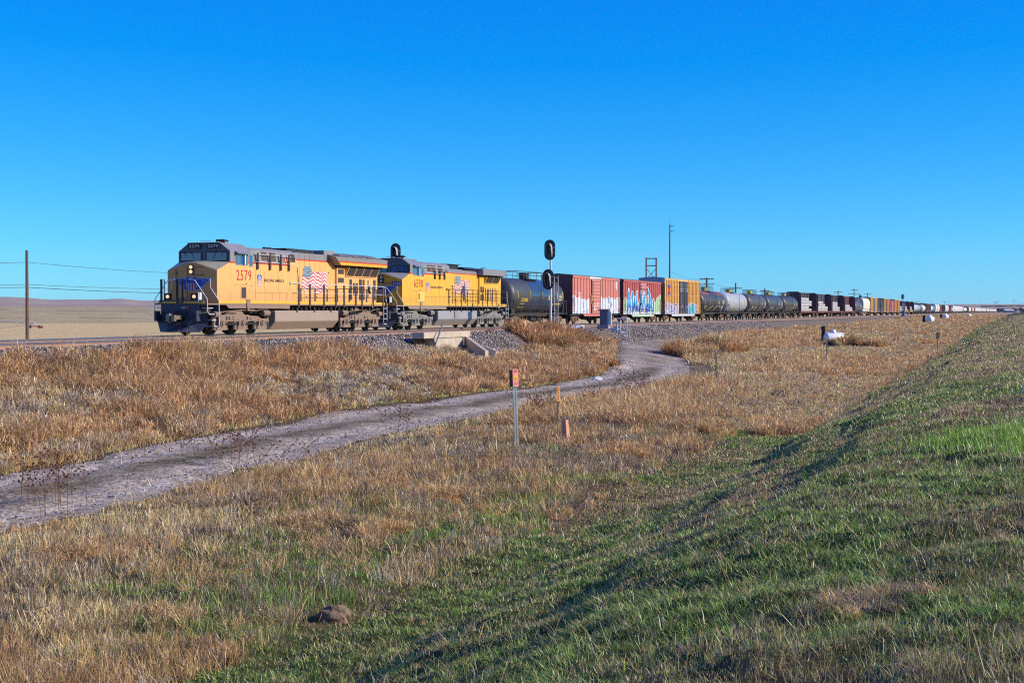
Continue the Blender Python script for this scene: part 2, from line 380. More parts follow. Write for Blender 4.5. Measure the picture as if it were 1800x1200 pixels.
def make_ties():
    b = MB(False)
    for tc in TRACKS:
        for k in range(-10, 560):
            s = k * .6; a = [W(tc + du, s + ds, 0) for du, ds in ((-1.3, -.12), (1.3, -.12), (1.3, .12), (-1.3, .12))]
            b.loft([(p[0], p[1], -.34) for p in a], [(p[0], p[1], -.176) for p in a])
    tag(b.build('railway_ties', plain('tie_wood', (.16, .12, .09), .9)), kind='structure')
make_ties()
def make_rails():
    steel = plain('rail_web_rust', (.33, .20, .155), .7, .0, .3); head = paint('rail_head', (.62, .62, .65), rough=.16, metal=.95, grime=.05, streak=0)
    prof = [(-.07, -.18), (.07, -.18), (.07, -.165), (.012, -.14), (.012, -.045), (.036, -.035), (.036, -.006), (-.036, -.006), (-.036, -.035), (-.012, -.045), (-.012, -.14), (-.07, -.165)]
    b = MB(False); h = MB(False); c = MB(False)
    segs = [-40, 60, 200, 600, 1500, 3200]
    for tc in TRACKS:
        for sg in (-1, 1):
            rc = tc + sg * .755
            for a, e in zip(segs[:-1], segs[1:]):
                b.loft([W(rc + p[0], a, p[1]) for p in prof], [W(rc + p[0], e, p[1]) for p in prof], False)
                hp = [(-.036, -.03), (.036, -.03), (.036, -.004), (.026, 0), (-.026, 0), (-.036, -.004)]
                h.loft([W(rc + p[0] * 1.03, a, p[1]) for p in hp], [W(rc + p[0] * 1.03, e, p[1]) for p in hp], False)
            if sg == 1:
                for k in range(50, 330):
                    s = k * .6; a = [W(rc + du, s + ds, 0) for du, ds in ((.03, -.06), (.16, -.06), (.16, .06), (.03, .06))]
                    c.loft([(p[0], p[1], -.176) for p in a], [(p[0], p[1], -.125) for p in a])
    tag(b.build('rails', steel), kind='structure'); tag(h.build('rail_heads', head), kind='structure')
    tag(c.build('rail_clips', plain('clip_rust', (.13, .07, .05), .8)), kind='structure')
make_rails()
# ------------------------------------------------------------------ train: common
UC = -38.7
RZ = math.atan2(-CT, -ST)                   # local -x runs away along the track, +y faces the viewer
def at_track(s, uc=UC): return W(uc, s, 0)
mk_wheel = plain('wheel_steel', (.035, .03, .028), .6, .3); mk_tread = plain('wheel_tread', (.35, .3, .27), .35, .8)
mk_dark = paint('underbody_black', (.022, .02, .02), rough=.8, grime=.25, dust=(.16, .11, .08))
mk_truck1 = paint('bogie_dusty', (.24, .165, .12), rough=.9, dust=(.33, .23, .17), grime=.5)
mk_truck2 = paint('bogie_grey', (.2, .19, .18), rough=.9, dust=(.3, .25, .2), grime=.4)
mk_truckf = paint('bogie_rust', (.12, .07, .05), rough=.9, dust=(.24, .15, .1), grime=.5)
mk_glass = plain('cab_glass', (.02, .10, .22), .06, 0, .9)
mk_rail_w = plain('handrail_pale', (.6, .6, .6), .5); mk_rail_b = plain('handrail_brown', (.07, .035, .025), .6)
mk_navy = paint('front_navy', (.035, .045, .075), rough=.55, grime=.3, dust=(.1, .08, .07))
mk_black = plain('soft_black', (.012, .012, .014), .6)
mk_louver = plain('louvre_dark', (.05, .04, .042), .7)
mk_red = paint('stripe_red', (.62, .03, .02), grime=.2); mk_num = paint('number_red', (.55, .02, .03), grime=.15)
mk_cream = plain('board_cream', (.8, .76, .6), .5); mk_blue = paint('shield_blue', (.02, .06, .4), grime=.15)
mk_headlamp = lamp_mat('headlamp_glow', (1, .66, .38), 1.15)
mk_marker = plain('marker_red', (.5, .03, .03), .4); mk_brown = plain('text_black', (.05, .03, .03), .6)

def fill_zero(m): return m
def winged(off=0.0):
    """winged shield: a across the nose (m), z above rail"""
    def fn(A, Z):
        a = np.abs(A); n = len(A); c = np.zeros((n, 3)); keep = np.zeros(n, bool)
        def inside(a, z, g):
            lo = np.select([a > 1.16 - g, a > .98 - g, a > .82 - g, a > .66 - g, a > .5 - g], [2.74, 2.66, 2.56, 2.45, 2.36], 2.25)
            lo = lo + (a - .5) * .10 + g
            return (z < 2.81 - g) & (z > lo) & (a < 1.37 - g + (z - 2.75) * .7) & (a > .2)
        w_ = inside(a, Z, 0.0); wi = inside(a, Z, .032)
        ribs = (np.abs(((Z - 2.25 + .09 * (a - .4)) % .105) - .05) < .013) & (a > .55) & (a < 1.25)
        c[w_] = (.30, .42, .72); c[wi] = (.015, .05, .36); c[wi & ribs] = (.30, .42, .72); keep |= w_
        def sh(a, z, g):
            top = 2.87 - .035 * np.cos(a * 18) - g; r = .335 - .10 * np.exp(-((z - 2.8) / .06) ** 2) * 0 - g
            bot = 2.17 + g + .25 * (a / .33) ** 2.4
            return (a < r - .05 * sst(2.72, 2.66, z) * sst(2.5, 2.62, z)) & (z < top) & (z > bot)
        s_ = sh(a, Z, 0); si = sh(a, Z, .032)
        c[s_] = (.30, .42, .72); c[si & (Z > 2.58)] = (.015, .05, .36)
        st = ((A + .33) / .083).astype(int) % 2 == 0
        c[si & (Z <= 2.58)] = (.55, .52, .5); c[si & (Z <= 2.58) & st] = (.42, .03, .05); keep |= s_
        return c, keep
    return fn
def shield_fn(q0, z0, w_, h_):
    def fn(Q, Z):
        a = (Q - q0) / w_ * 2 - 1; b = (Z - z0) / h_; aa = np.abs(a); c = np.zeros((len(a), 3))
        keep = (b < .97 - .05 * np.cos(aa * 6)) & (b > .27 * aa ** 2.6) & (aa < .97 - .12 * np.exp(-((b - .62) / .08) ** 2))
        c[:] = (.02, .07, .42); lo = b < .56; st = ((a + 1) * 5.5).astype(int) % 2 == 0; c[lo] = (.75, .68, .6); c[lo & st] = (.6, .06, .08)
        t = ((b > .62) & (b < .72) | (b > .77) & (b < .87)) & (aa < .62) & (((Q * 40).astype(int) % 4) != 0); c[t] = (.6, .62, .75)
        return c, keep
    return fn
def flag_fn(q0, fade=0.0):
    """waving flag painted on the hood; canton up at the front, ragged lower edge"""
    def fn(Q, Z):
        a = (Q - q0); n = len(a)
        wv = .10 * np.sin(a * 4.6 + .6) + .055 * np.sin(a * 9 + 1) * sst(1.2, 2, a)
        b = Z - wv - .06 * np.sin(a * 2)                                    # un-waved height
        top = np.where(a < 1.35, 3.72 - .35 * np.abs((a - .85) / .85) ** 2.2, 3.42); bot = np.where(a < 1.6, 2.42 + .1 * np.cos(a * 5), 2.13 + .3 * np.abs(a - 2.05))
        canton = (a > .2 + .12 * (Z < 3)) & (a < 1.42 - .12 * (Z > 3.45)) & (b > 2.98 + .12 * a)
        keep = (Z < top) & (Z > bot) & (a > .14 + .16 * sst(2.4, 3.6, Z)) & (a < 3.12 + .18 * (3.4 - Z) - .05 * np.sin(Z * 9))
        keep &= (vn(Q * 14, Z * 14, 90) > .06)
        st = ((b - 2.0) / .098).astype(int) % 2 == 0
        c = np.tile(np.array([(.78, .74, .62)]), (n, 1)); c[st] = (.66, .10, .13)
        sh = .5 + .5 * np.sin(a * 4.6 + 2.2); c = c * (1 - .3 * sh[:, None]) + np.array([.35, .2, .3]) * .3 * sh[:, None]
        c[canton] = (.035, .12, .22)
        gx = (a * 7.2 + ((Z * 8.5).astype(int) % 2) * .5) % 1; gy = (Z * 8.5) % 1
        c[canton & ((gx - .5) ** 2 + (gy - .5) ** 2 < .09)] = (.62, .66, .6)
        return c * (1 - fade) + np.array([.62, .42, .2]) * fade, keep
    return fn

def wheelset(parent, q, r=.46, mat=mk_wheel, inner=.66, th=.13, name='wheel'):
    for sg in (-1, 1):
        b = MB(); b.lathe([(r * .95, sg * inner), (r + .028, sg * inner), (r + .028, sg * (inner + .03)), (r, sg * (inner + .035)), (r * .985, sg * (inner + th)), (r * .86, sg * (inner + th)), (r * .8, sg * (inner + th * .6)), (r * .35, sg * (inner + th * .7)), (r * .3, sg * (inner + th))], (q, 0, r), 1, 24)
        b.build(name, mat, parent)

def loco_truck(root, axles, mat, flipq=False):
    c = (axles[0] + axles[2]) / 2; t = MB(); k = -1 if flipq else 1
    for sg in (-1, 1):
        y0, y1 = sg * 1.2, sg * 1.36
        top = [(-2.75, .72), (-2.72, .9), (-2.2, 1.0), (-1.55, 1.0), (-1.25, 1.2), (-.05, 1.2), (.3, .98), (1.6, .93), (2.05, .78), (2.75, .82), (2.72, .6), (2.3, .66)]
        prof = [(c + k * a, b) for a, b in top] + [(c - k * 2.4, .66)]
        t.prism(prof, 1, y0, y1)
        for ax in axles:
            t.prism([(ax - .34, .8), (ax + .34, .8), (ax + .3, .5), (ax + .46, .32), (ax + .42, .24), (ax - .42, .24), (ax - .46, .32), (ax - .3, .5)], 1, sg * 1.17, sg * 1.385)
            t.cyl((ax, sg * 1.36, .58), (ax, sg * 1.43, .58), .17, 14); t.cyl((ax, sg * 1.42, .58), (ax, sg * 1.47, .58), .08, 10)
            for e in (-1, 1): t.cyl((ax + e * .55, sg * 1.24, .3), (ax + e * .55, sg * 1.24, .68), .1, 10); t.cyl((ax + e * .55, sg * 1.24, .26), (ax + e * .55, sg * 1.24, .31), .14, 10)
        t.cyl((c + k * .35, sg * 1.3, 1.28), (c + k * 1.25, sg * 1.3, 1.28), .09, 10); t.cyl((c + k * 2.0, sg * 1.38, 1.08), (c + k * 2.65, sg * 1.38, 1.08), .16, 12)
        t.cyl((c - k * 2.75, sg * 1.38, 1.02), (c - k * 2.25, sg * 1.38, 1.02), .15, 12); t.tube([(c - 2.3, sg * 1.4, 1.13), (c - .2, sg * 1.4, 1.24), (c + 1.4, sg * 1.4, 1.2), (c + 2.0, sg * 1.4, 1.3), (c + 2.6, sg * 1.4, 1.3)], .025)
        t.box(c - .9, c - .62, sg * 1.36, sg * 1.4, .72, .95); t.box(c + .85, c + 1.25, sg * 1.36, sg * 1.4, .68, .88)
    t.box(c - 1.1, c + 1.1, -1.15, 1.15, .75, 1.0)
    o = t.build('bogie', mat, root)
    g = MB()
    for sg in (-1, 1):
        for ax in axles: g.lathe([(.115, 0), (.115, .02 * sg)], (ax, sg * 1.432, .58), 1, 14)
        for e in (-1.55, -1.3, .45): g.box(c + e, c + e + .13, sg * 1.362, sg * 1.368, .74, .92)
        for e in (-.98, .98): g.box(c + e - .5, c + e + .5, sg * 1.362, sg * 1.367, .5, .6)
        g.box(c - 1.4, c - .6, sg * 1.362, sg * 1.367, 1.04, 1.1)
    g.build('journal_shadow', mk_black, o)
    for ax in axles: wheelset(o, ax, .53)

def loco(kind, s0, number, label):
    root = empty('diesel_locomotive', at_track(s0), RZ, label=label, cat='locomotive', group='locomotives hauling the freight train')
    A = kind == 1
    dust = (.27, .165, .11)
    if A:
        Y = paint('loco_faded_yellow', (.88, .46, .14), rough=.45, dust=(.55, .27, .12), grime=.45, low=(1.5, 2.6, .6), streak=.3)
        YS = paint('sill_yellow', (.85, .46, .03), dust=(.5, .28, .1), grime=.5); G = paint('loco_roof_grey', (.27, .26, .26), dust=(.14, .12, .11), grime=.4)
        SK = paint('skirt_brown', (.27, .17, .125), dust=(.34, .23, .17), grime=.6); TK = paint('tank_dusty', (.36, .27, .215), dust=(.42, .3, .22), low=(.2, .8, .6), grime=.5); NS = paint('nose_dirty', (.86, .38, .11), rough=.75, dust=(.66, .32, .15), grime=.6)
        TM = mk_truck1; NT_ = paint('nose_top_tan', (.36, .34, .24), grime=.5)
    else:
        Y = paint('loco_bright_yellow', (.85, .45, .035), rough=.42, dust=(.5, .27, .08), grime=.3, low=(1.5, 2.4, .5), streak=.22)
        YS = paint('sill_yellow_b', (.76, .42, .03), dust=(.5, .3, .1), grime=.3); G = paint('loco_roof_grey_b', (.25, .25, .265), dust=(.12, .11, .11), grime=.45)
        SK = paint('skirt_brown_b', (.3, .22, .17), dust=(.34, .25, .19), grime=.5); TK = paint('tank_grey', (.33, .33, .35), rough=.4, dust=(.36, .29, .23), low=(.2, .75, .9), grime=.25); NS = paint('nose_yellow', (.92, .44, .02), rough=.6, dust=(.3, .18, .06), grime=.4)
        TM = mk_truck2; NT_ = paint('nose_top_grey', (.27, .27, .26), grime=.4)
    # --- frame
    b = MB(); b.box(1.0, 21.3, -1.1, 1.1, 1.08, 1.5); b.box(.9, 21.42, -.35, .35, .8, 1.2)
    for k in range(34): b.box(9.4 + k * .34, 9.5 + k * .34, 1.05, 1.3 + .08 * (k % 3), 1.12 + .1 * (k % 2), 1.3 + .07 * (k % 3))
    b.tube([(7, 1.35, 1.15), (16, 1.35, 1.15)], .03); b.tube([(9, 1.2, 1.3), (21, 1.2, 1.32)], .05)
    b.build('underframe', mk_dark, root)
    b = MB(); b.box(1.0, 21.4, -1.5, 1.5, 1.5, 1.575); b.build('deck', SK, root)
    b = MB()
    for sg in (-1, 1): b.box(1.96, 21.4, sg * 1.44, sg * 1.508, 1.577, 1.72)
    b.box(.93, .97, -1.3, -.28, 1.56, 1.68); b.box(.93, .97, .14, 1.3, 1.56, 1.68)
    b.build('sill', YS, root)
    for sg in (-1, 1):
        b = MB(); b.prism([(2.7, 1.497), (2.95, 1.33), (5.3, 1.33), (9.25, 1.32), (9.25, 1.497)], 1, sg * 1.45, sg * 1.49)
        b.box(4.62, 4.95, sg * 1.49, sg * 1.55, 1.38, 1.78); b.box(4.7, 4.86, sg * 1.49, sg * 1.54, 1.2, 1.4)
        b.build('skirt', SK, root); b = MB(); b.box(19.5, 19.8, sg * 1.49, sg * 1.54, 1.4, 1.74); b.build('jacking_pad', SK, root)
    # --- nose
    fr = [(-1.42, 1.58), (1.42, 1.58), (1.42, 3.2), (.2, 3.58), (-.2, 3.58), (-1.42, 3.2)]; bk = [(-1.5, 1.58), (1.5, 1.58), (1.5, 3.62), (.2, 3.72), (-.2, 3.72), (-1.5, 3.62)]
    b = MB(); b.loft([(1.96, y, z) for y, z in fr], [(3.07, y, z) for y, z in bk]); nose = b.build('nose', Y, root, bevel=.02)
    b = MB(); b.face([(1.955, y, z) for y, z in [(-1.40, 1.6), (1.40, 1.6), (1.40, 3.18), (.19, 3.55), (-.19, 3.55), (-1.40, 3.18)]]); b.build('nose_panel', NS, nose)
    b = MB()
    for sg in (-1, 1): b.loft([(1.98, sg * 1.4, 3.218), (1.98, sg * .22, 3.59), (1.98, sg * .22, 3.60), (1.98, sg * 1.4, 3.228)], [(3.05, sg * 1.47, 3.632), (3.05, sg * .2, 3.728), (3.05, sg * .2, 3.738), (3.05, sg * 1.47, 3.642)])
    b.face([(1.98, -.22, 3.60), (1.98, .22, 3.6), (3.05, .22, 3.735), (3.05, -.22, 3.735)])
    b.build('nose_top', NT_, nose)
    yc = -.02
    painted('winged_shield', -1.42, 1.42, 2.14, 2.92, .02, winged(), lambda a, z: (-1.945 + 0 * a, a + yc, z), mk_decal, nose)
    b = MB(); b.box(1.9, 1.95, -.15, .1, 3.02, 3.48) if A else b.box(1.9, 1.95, -.2, .12, 3.0, 3.5); hp = b.build('headlight_plate', mk_black, nose)
    for z in ((3.37, 3.14) if A else (3.36, 3.14)):
        b = MB(); b.cyl((1.9, -.03, z), (1.86, -.03, z), .085, 16); b.build('headlight', mk_headlamp if A else plain('lens_unlit', (.5, .52, .55), .15), nose)
    d = MB(); d.box(1.935, 1.95, -.92, -.9, 1.8, 3.3); d.box(1.935, 1.95, -.28, -.26, 1.8, 3.4); d.box(1.935, 1.95, -.9, -.28, 1.8, 1.815); d.box(1.93, 1.95, -.93, -.85, 3.0, 3.15)
    d.tube([(1.9, .14, 3.38), (1.9, .62, 3.38)], .012, 5); d.tube([(1.9, .14, 2.98), (1.9, .62, 2.98)], .012, 5)
    for y in (.14, .62):
        for z in (2.98, 3.38): d.cyl((1.95, y, z), (1.88, y, z), .035, 8)
    d.build('nose_door_trim', plain('trim_brown', (.16, .09, .04), .6), nose)
    # --- cab
    b = MB(); b.box(3.075, 5.4, -1.5, 1.5, 1.58, 3.62); cab = b.build('cab', Y, root, bevel=.015)
    sec = [(-1.49, 3.62), (1.49, 3.62), (1.5, 4.2), (.92, 4.62), (-.92, 4.62), (-1.5, 4.2)]
    b = MB(); b.prism(sec, 0, 3.08, 5.25); b.box(3.0, 3.09, -.95, .95, 4.60, 4.64)
    b.build('cab_roof', G, cab, bevel=.02)
    b = MB(); b.prism([(-1.46, 3.66), (1.46, 3.66), (1.47, 4.19), (.9, 4.60), (-.9, 4.60), (-1.47, 4.19)], 0, 3.066, 3.078); b.build('windshield_wall', paint('windshield_wall_shaded', (.10, .105, .13), grime=.3, dust=(.08, .07, .07)), cab)  # cab front in a darker, bluer grey: its shade is put into the colour
    b = MB()
    for sg in (-1, 1): b = MB(); b.box(3.085, 5.4, sg * 1.5, sg * 1.507, 3.6, 3.675); b.build('cab_stripe', mk_red, cab)
    for ya, yb in ((-1.46, -1.38), (-.1, .1), (1.38, 1.46)): b = MB(); b.box(3.06, 3.07, ya, yb, 3.64, 3.71); b.build('cab_stripe', mk_red, cab)
    for sg in (-1, 1):
        y0, y1 = sg * .12, sg * 1.36
        f = MB(); f.prism([(y0, 3.70), (y1, 3.70), (y1 * 1.02, 4.1), (y1 * .96, 4.16), (y0, 4.16)], 0, 3.045, 3.066); fo = f.build('windshield', mk_black, cab)
        p = MB(); p.prism([(y0 + sg * .05, 3.74), (y1 - sg * .05, 3.74), (y1 - sg * .04, 4.08), (y1 - sg * .1, 4.12), (y0 + sg * .05, 4.12)], 0, 3.035, 3.044); p.build('pane', mk_glass, fo)
        
        for ya, yb, zb_ in ((.75, .55, 3.85), (1.2, 1.0, 3.95)): p = MB(); p.tube([(3.02, sg * ya, 4.2), (3.02, sg * yb, zb_)], .012, 4); p.build('wiper', mk_black, fo)
        # side windows, awning, mirror
        f = MB(); f.box(3.58, 4.78, sg * 1.5, sg * 1.512, 3.5, 4.12); fo = f.build('side_window', plain('frame_grey', (.3, .3, .32), .5), cab)
        for qa, qb in ((3.62, 3.86), (3.92, 4.3), (4.42, 4.74)):
            p = MB(); p.box(qa, qb, sg * 1.512, sg * 1.52, 3.54, 4.08); p.build('pane', mk_glass, fo)
        p = MB(); p.box(4.31, 4.40, sg * 1.52, sg * 1.62, 3.54, 4.06); p.build('mirror', plain('mirror_white', (.75, .75, .75), .4), fo)
        f = MB(); f.box(4.92, 5.28, sg * 1.5, sg * 1.512, 3.45, 4.1); fo = f.build('side_window', plain('frame_grey', (.3, .3, .32), .5), cab)
        p = MB(); p.box(4.96, 5.24, sg * 1.512, sg * 1.52, 3.5, 4.06); p.build('pane', mk_glass, fo)
        p = MB(); p.loft([(3.5, sg * 1.5, 4.2), (3.5, sg * 1.5, 4.22), (3.5, sg * 1.72, 4.1), (3.5, sg * 1.72, 4.08)], [(4.85, sg * 1.5, 4.2), (4.85, sg * 1.5, 4.22), (4.85, sg * 1.72, 4.1), (4.85, sg * 1.72, 4.08)]); p.build('window_awning', G, cab)
    wn, nh = .66, .15
    for y0 in (-.88, .2):
        if A:
            f = MB(); f.box(3.0, 3.066, y0, y0 + .72, 4.33, 4.57); fo = f.build('number_board', mk_black, cab)
            text_part('board_lettering', number, y0 + .06, 4.375, .6, .15, -2.99, mk_cream, fo, 'front', .01)
    if not A:
        for y0 in (-1.35, .72):
            f = MB(); f.box(1.92, 1.955, y0, y0 + .64, 2.86, 3.08); fo = f.build('number_board', mk_blue, nose)
            text_part('board_lettering', number, y0 + .06, 2.90, .52, .13, -1.91, mk_cream, fo, 'front', .01)
    text_part('cab_number', number, 3.66, 2.74, 1.46, .54, 1.512, mk_num, cab, off=.0, spacing=1.12)
    d = MB(); d.box(3.5, 5.38, 1.5, 1.505, 2.49, 2.505); d.box(4.02, 4.035, 1.5, 1.505, 1.8, 2.49); d.box(4.3, 5.3, 1.5, 1.505, 1.78, 1.795); d.box(4.55, 4.7, 1.5, 1.51, 2.56, 2.61)
    d.box(4.15, 4.62, 1.5, 1.506, 1.84, 2.4) if A else None
    d2 = d.build('cab_panel_line', plain('panel_line_brown', (.14, .07, .025), .7), cab)
    if A: b = MB(); b.box(4.2, 4.6, 1.507, 1.515, 1.9, 2.36); b.build('cab_grille', mk_louver, cab)
    else:
        b = MB(); b.box(4.2, 5.38, 1.502, 1.514, 1.84, 2.46); pn = b.build('battery_door', paint('door_pale_yellow', (.85, .55, .12), grime=.1), cab)
        b = MB(); b.box(4.35, 4.62, 1.514, 1.52, 1.95, 2.36); b.build('cab_grille', plain('louvre_yellow', (.3, .18, .02), .7), pn)
    # roof gear
    b = MB()
    for q, y, r, h in ((3.3, -.5, .05, .06), (3.5, .1, .07, .05), (3.4, .6, .06, .07), (4.0, .3, .16, .06), (4.3, .5, .06, .1), (4.6, -.2, .1, .08)): b.cyl((q, y, 4.6), (q, y, 4.62 + h), r, 10)
    b.tube([(3.2, -.3, 4.64), (3.2, -.3, 4.72), (3.2, .3, 4.72), (3.2, .3, 4.64)], .012, 5)
    b.build('roof_antenna', plain('gear_pale', (.5, .47, .42), .6), cab)
    b = MB()
    for k in range(3): b.cyl((4.5 + k * .05, .15 + k * .16, 4.78), (4.05 + k * .02, .15 + k * .16, 4.78), .035, 8, .075)
    b.box(4.2, 4.5, .1, .5, 4.6, 4.74); b.build('horn', mk_black, cab)
    # --- equipment cabinet behind cab
    s1 = [(-1.47, 1.58), (1.47, 1.58), (1.47, 3.625), (-1.47, 3.625)]; s2 = [(-1.46, 3.627), (1.46, 3.627), (1.34, 4.32), (1.1, 4.47), (-1.1, 4.47), (-1.34, 4.32)]
    yq = lambda z: 1.46 - (z - 3.627) * .12 / .693
    b = MB(); b.prism(s1, 0, 5.402, 10.1); eq = b.build('equipment_cabinet', Y, root, bevel=.01)
    b = MB(); b.prism(s2, 0, 5.3, 10.1); b.build('cabinet_roof', G, eq, bevel=.02)
    ZR = 4.03 if A else 3.85
    # stripe with zigzag, yellow field above it at the rear
    def slab(m, qa, za, qb, zb, qc, zc, qd, zd, mat, nm, off=.006):
        for sg in (1, -1):
            pts = [(qa, za), (qb, zb), (qc, zc), (qd, zd)]
            m.loft([(q, sg * (yq(z) + off), z) for q, z in pts], [(q, sg * (yq(z) + off - .004), z) for q, z in pts])
    m = MB(); slab(m, 9.0, 3.63, 10.1, 3.63, 10.1, ZR, 8.85, ZR, Y, ''); m.build('cabinet_side', Y, eq)
    m = MB()
    if A:
        slab(m, 5.4, 3.63, 8.95, 3.63, 8.98, 3.71, 5.4, 3.71, 0, '', .010); slab(m, 8.65, 4.0, 10.1, 4.0, 10.1, 4.07, 8.6, 4.07, 0, '', .010)
        slab(m, 8.6, 4.05, 8.75, 4.05, 9.08, 3.66, 8.92, 3.66, 0, '', .012)
    else: slab(m, 5.4, 3.63, 9.05, 3.63, 9.05, 3.71, 5.4, 3.71, 0, '', .010); slab(m, 9.0, 3.82, 10.1, 3.82, 10.1, 3.89, 9.0, 3.89, 0, '', .010)
    m.build('cabinet_stripe', mk_red, eq)
    for qa, qb in (((6.35, 6.95), (7.25, 7.85), (9.45, 10.0)) if A else ((6.1, 6.75), (6.85, 7.5), (8.0, 8.75))):
        v = MB(); za, zb = 3.83, 4.28
        for sg in (1, -1): v.loft([(qa, sg * (yq(za) + .012), za), (qb, sg * (yq(za) + .012), za), (qb, sg * (yq(zb) + .012), zb), (qa, sg * (yq(zb) + .012), zb)], [(qa, sg * yq(za), za), (qb, sg * yq(za), za), (qb, sg * yq(zb), zb), (qa, sg * yq(zb), zb)])
        vo = v.build('vent', mk_louver, eq)
        if (qa < 9):
            v = MB()
            for k in range(5):
                z = za + .05 + k * .095; v.loft([(qa + .03, yq(z) + .012, z), (qb - .03, yq(z) + .012, z), (qb - .03, yq(z) + .04, z - .02), (qa + .03, yq(z) + .04, z - .02)], [(qa + .03, yq(z) + .012, z + .02), (qb - .03, yq(z) + .012, z + .02), (qb - .03, yq(z) + .04, z), (qa + .03, yq(z) + .04, z)])
            v.build('vent_slat', plain('slat_rust', (.22, .12, .07), .7), vo)
    g = MB()
    for z in (4.14, 3.74): g.tube([(5.5, 1.52, z), (9.3 if A else 8.8, 1.52, z - .02)], .016, 5)
    g.build('grab_rail', mk_rail_w, eq)
    for q in ((5.75, 7.05, 8.2, 9.1) if A else (7.15, 8.0, 8.85)):
        g = MB(); g.box(q - .07, q + .07, 1.50, 1.56, 3.35, 4.2 if A else 3.9); g.build('rail_bracket', mk_rail_b if A else mk_black, eq)
    g = MB()
    g.box(5.6, 5.612, 1.47, 1.476, 1.8, 3.3); g.box(6.55, 6.562, 1.47, 1.476, 2.2, 3.2); g.box(5.5, 10.05, 1.47, 1.476, 2.14, 2.155)
    for q in (6.6, 7.4, 8.1, 8.9, 9.6): g.box(q, q + .012, 1.47, 1.476, 1.6, 2.14)
    for q in (8.0, 9.2): g.box(q, q + .01, 1.47, 1.476, 2.2, 3.3)
    g.build('cabinet_panel_line', plain('panel_line_brown', (.14, .07, .025), .7), eq)
    painted('shield_emblem', 5.78, 6.24, 2.46, 3.08, .015, shield_fn(5.78, 2.46, .46, .62), lambda q, z: (-q, 1.482 + 0 * q, z), mk_decal, eq)
    text_part('side_slogan', 'BUILDING AMERICA', 6.5, 2.72, 2.15, .16, 1.482, mk_brown, eq, off=.006, spacing=1.1)
    # --- engine hood
    if A:
        b = MB(); b.box(10.102, 15.6, -1.0, 1.0, 1.58, 4.0); hood = b.build('engine_hood', Y, root)
        b = MB(); b.box(10.102, 14.2, -1.0, 1.0, 4.002, 4.42); b.box(14.202, 15.6, -1.0, 1.0, 4.002, 4.68); b.build('hood_roof', G, hood, bevel=.02)
        b = MB(); b.box(10.11, 15.6, 1.0, 1.006, 4.0, 4.075); b.box(10.11, 15.6, -1.006, -1.0, 4.0, 4.075); b.build('hood_stripe', mk_red, hood)
        b = MB(); b.prism([(-.75, 4.42), (.45, 4.42), (.35, 4.68), (-.7, 4.68)], 0, 10.9, 14.2); b.cyl((9.0, .2, 4.47), (9.0, .2, 4.62), .12); b.cyl((9.5, .2, 4.56), (8.7, .2, 4.56), .09); b.build('exhaust_housing', mk_black, hood)
        F0 = 11.35
    else:
        b = MB(); b.box(10.102, 16.6, -1.0, 1.0, 1.58, 3.82); hood = b.build('engine_hood', Y, root)
        b = MB(); b.prism([(-1.0, 3.822), (1.0, 3.822), (1.0, 4.0), (.8, 4.17), (-.8, 4.17), (-1.0, 4.0)], 0, 10.102, 16.6); b.build('hood_roof', G, hood)
        b = MB(); b.box(10.11, 16.6, 1.0, 1.006, 3.82, 3.89); b.build('hood_stripe', mk_red, hood)
        b = MB(); b.box(10.9, 13.9, -.7, .5, 4.172, 4.5); b.box(10.8, 14.1, -.8, .6, 4.5, 4.53); b.build('exhaust_housing', mk_black, hood)
        F0 = 11.7
    g = MB(); zt = 3.95 if A else 3.75
    for q in np.arange(10.6, 15.4 if A else 16.2, .62): g.box(q, q + .02, 1.0, 1.006, 1.75, zt + .4 if A else zt)
    for q in np.arange(10.75, 15.2, 1.25): g.box(q, q + .07, 1.0, 1.03, 1.95, 2.04); g.box(q + .2, q + .27, 1.0, 1.03, 3.35, 3.44)
    g.build('hood_door_seam', plain('panel_line_brown', (.14, .07, .025), .7), hood)
    painted('flag_emblem', F0, F0 + 3.4, 1.95, 3.85, .022, flag_fn(F0, 0 if A else .12), lambda q, z: (-q, 1.012 + 0 * q, z), mk_decal, hood)
    # --- radiator section
    q0 = 15.602 if A else 16.602
    b = MB(); b.box(q0, 21.15, -1.12, 1.12, 1.58, 3.74); rad = b.build('radiator_cab', Y, root, bevel=.01)
    def wing(front_low, front_top, qe, zl, zm, zt2, zc, yo):
        A_ = []; B_ = []
        for y, z, t in ((-yo + .05, zl, 0), (yo - .05, zl, 0), (yo, zm, 1), (.35, zc, 1), (-.35, zc, 1), (-yo, zm, 1)):
            A_.append((front_top if t else front_low, y, z)); B_.append((qe, y, z))
        return A_, B_
    if A:
        a_, b_ = wing(15.35, 14.62, 21.75, 3.86, 4.33, 0, 4.62, 1.55)
        b = MB(); b.loft(a_, b_); wg = b.build('radiator_wing', G, root)
        b = MB()
        for sg in (1, -1): b.loft([(15.37, sg * 1.5, 3.865), (21.76, sg * 1.5, 3.865), (21.76, sg * 1.522, 4.03), (15.15, sg * 1.522, 4.03)], [(15.37, sg * 1.512, 3.865), (21.76, sg * 1.512, 3.865), (21.76, sg * 1.534, 4.03), (15.15, sg * 1.534, 4.03)])
        b.build('wing_yellow_band', YS, wg)
        b = MB()
        for sg in (1, -1): b.loft([(15.15, sg * 1.522, 4.032), (21.76, sg * 1.522, 4.032), (21.76, sg * 1.53, 4.1), (15.05, sg * 1.53, 4.1)], [(15.15, sg * 1.535, 4.032), (21.76, sg * 1.535, 4.032), (21.76, sg * 1.543, 4.1), (15.05, sg * 1.543, 4.1)])
        b.build('wing_stripe', mk_red, wg)
        b = MB()
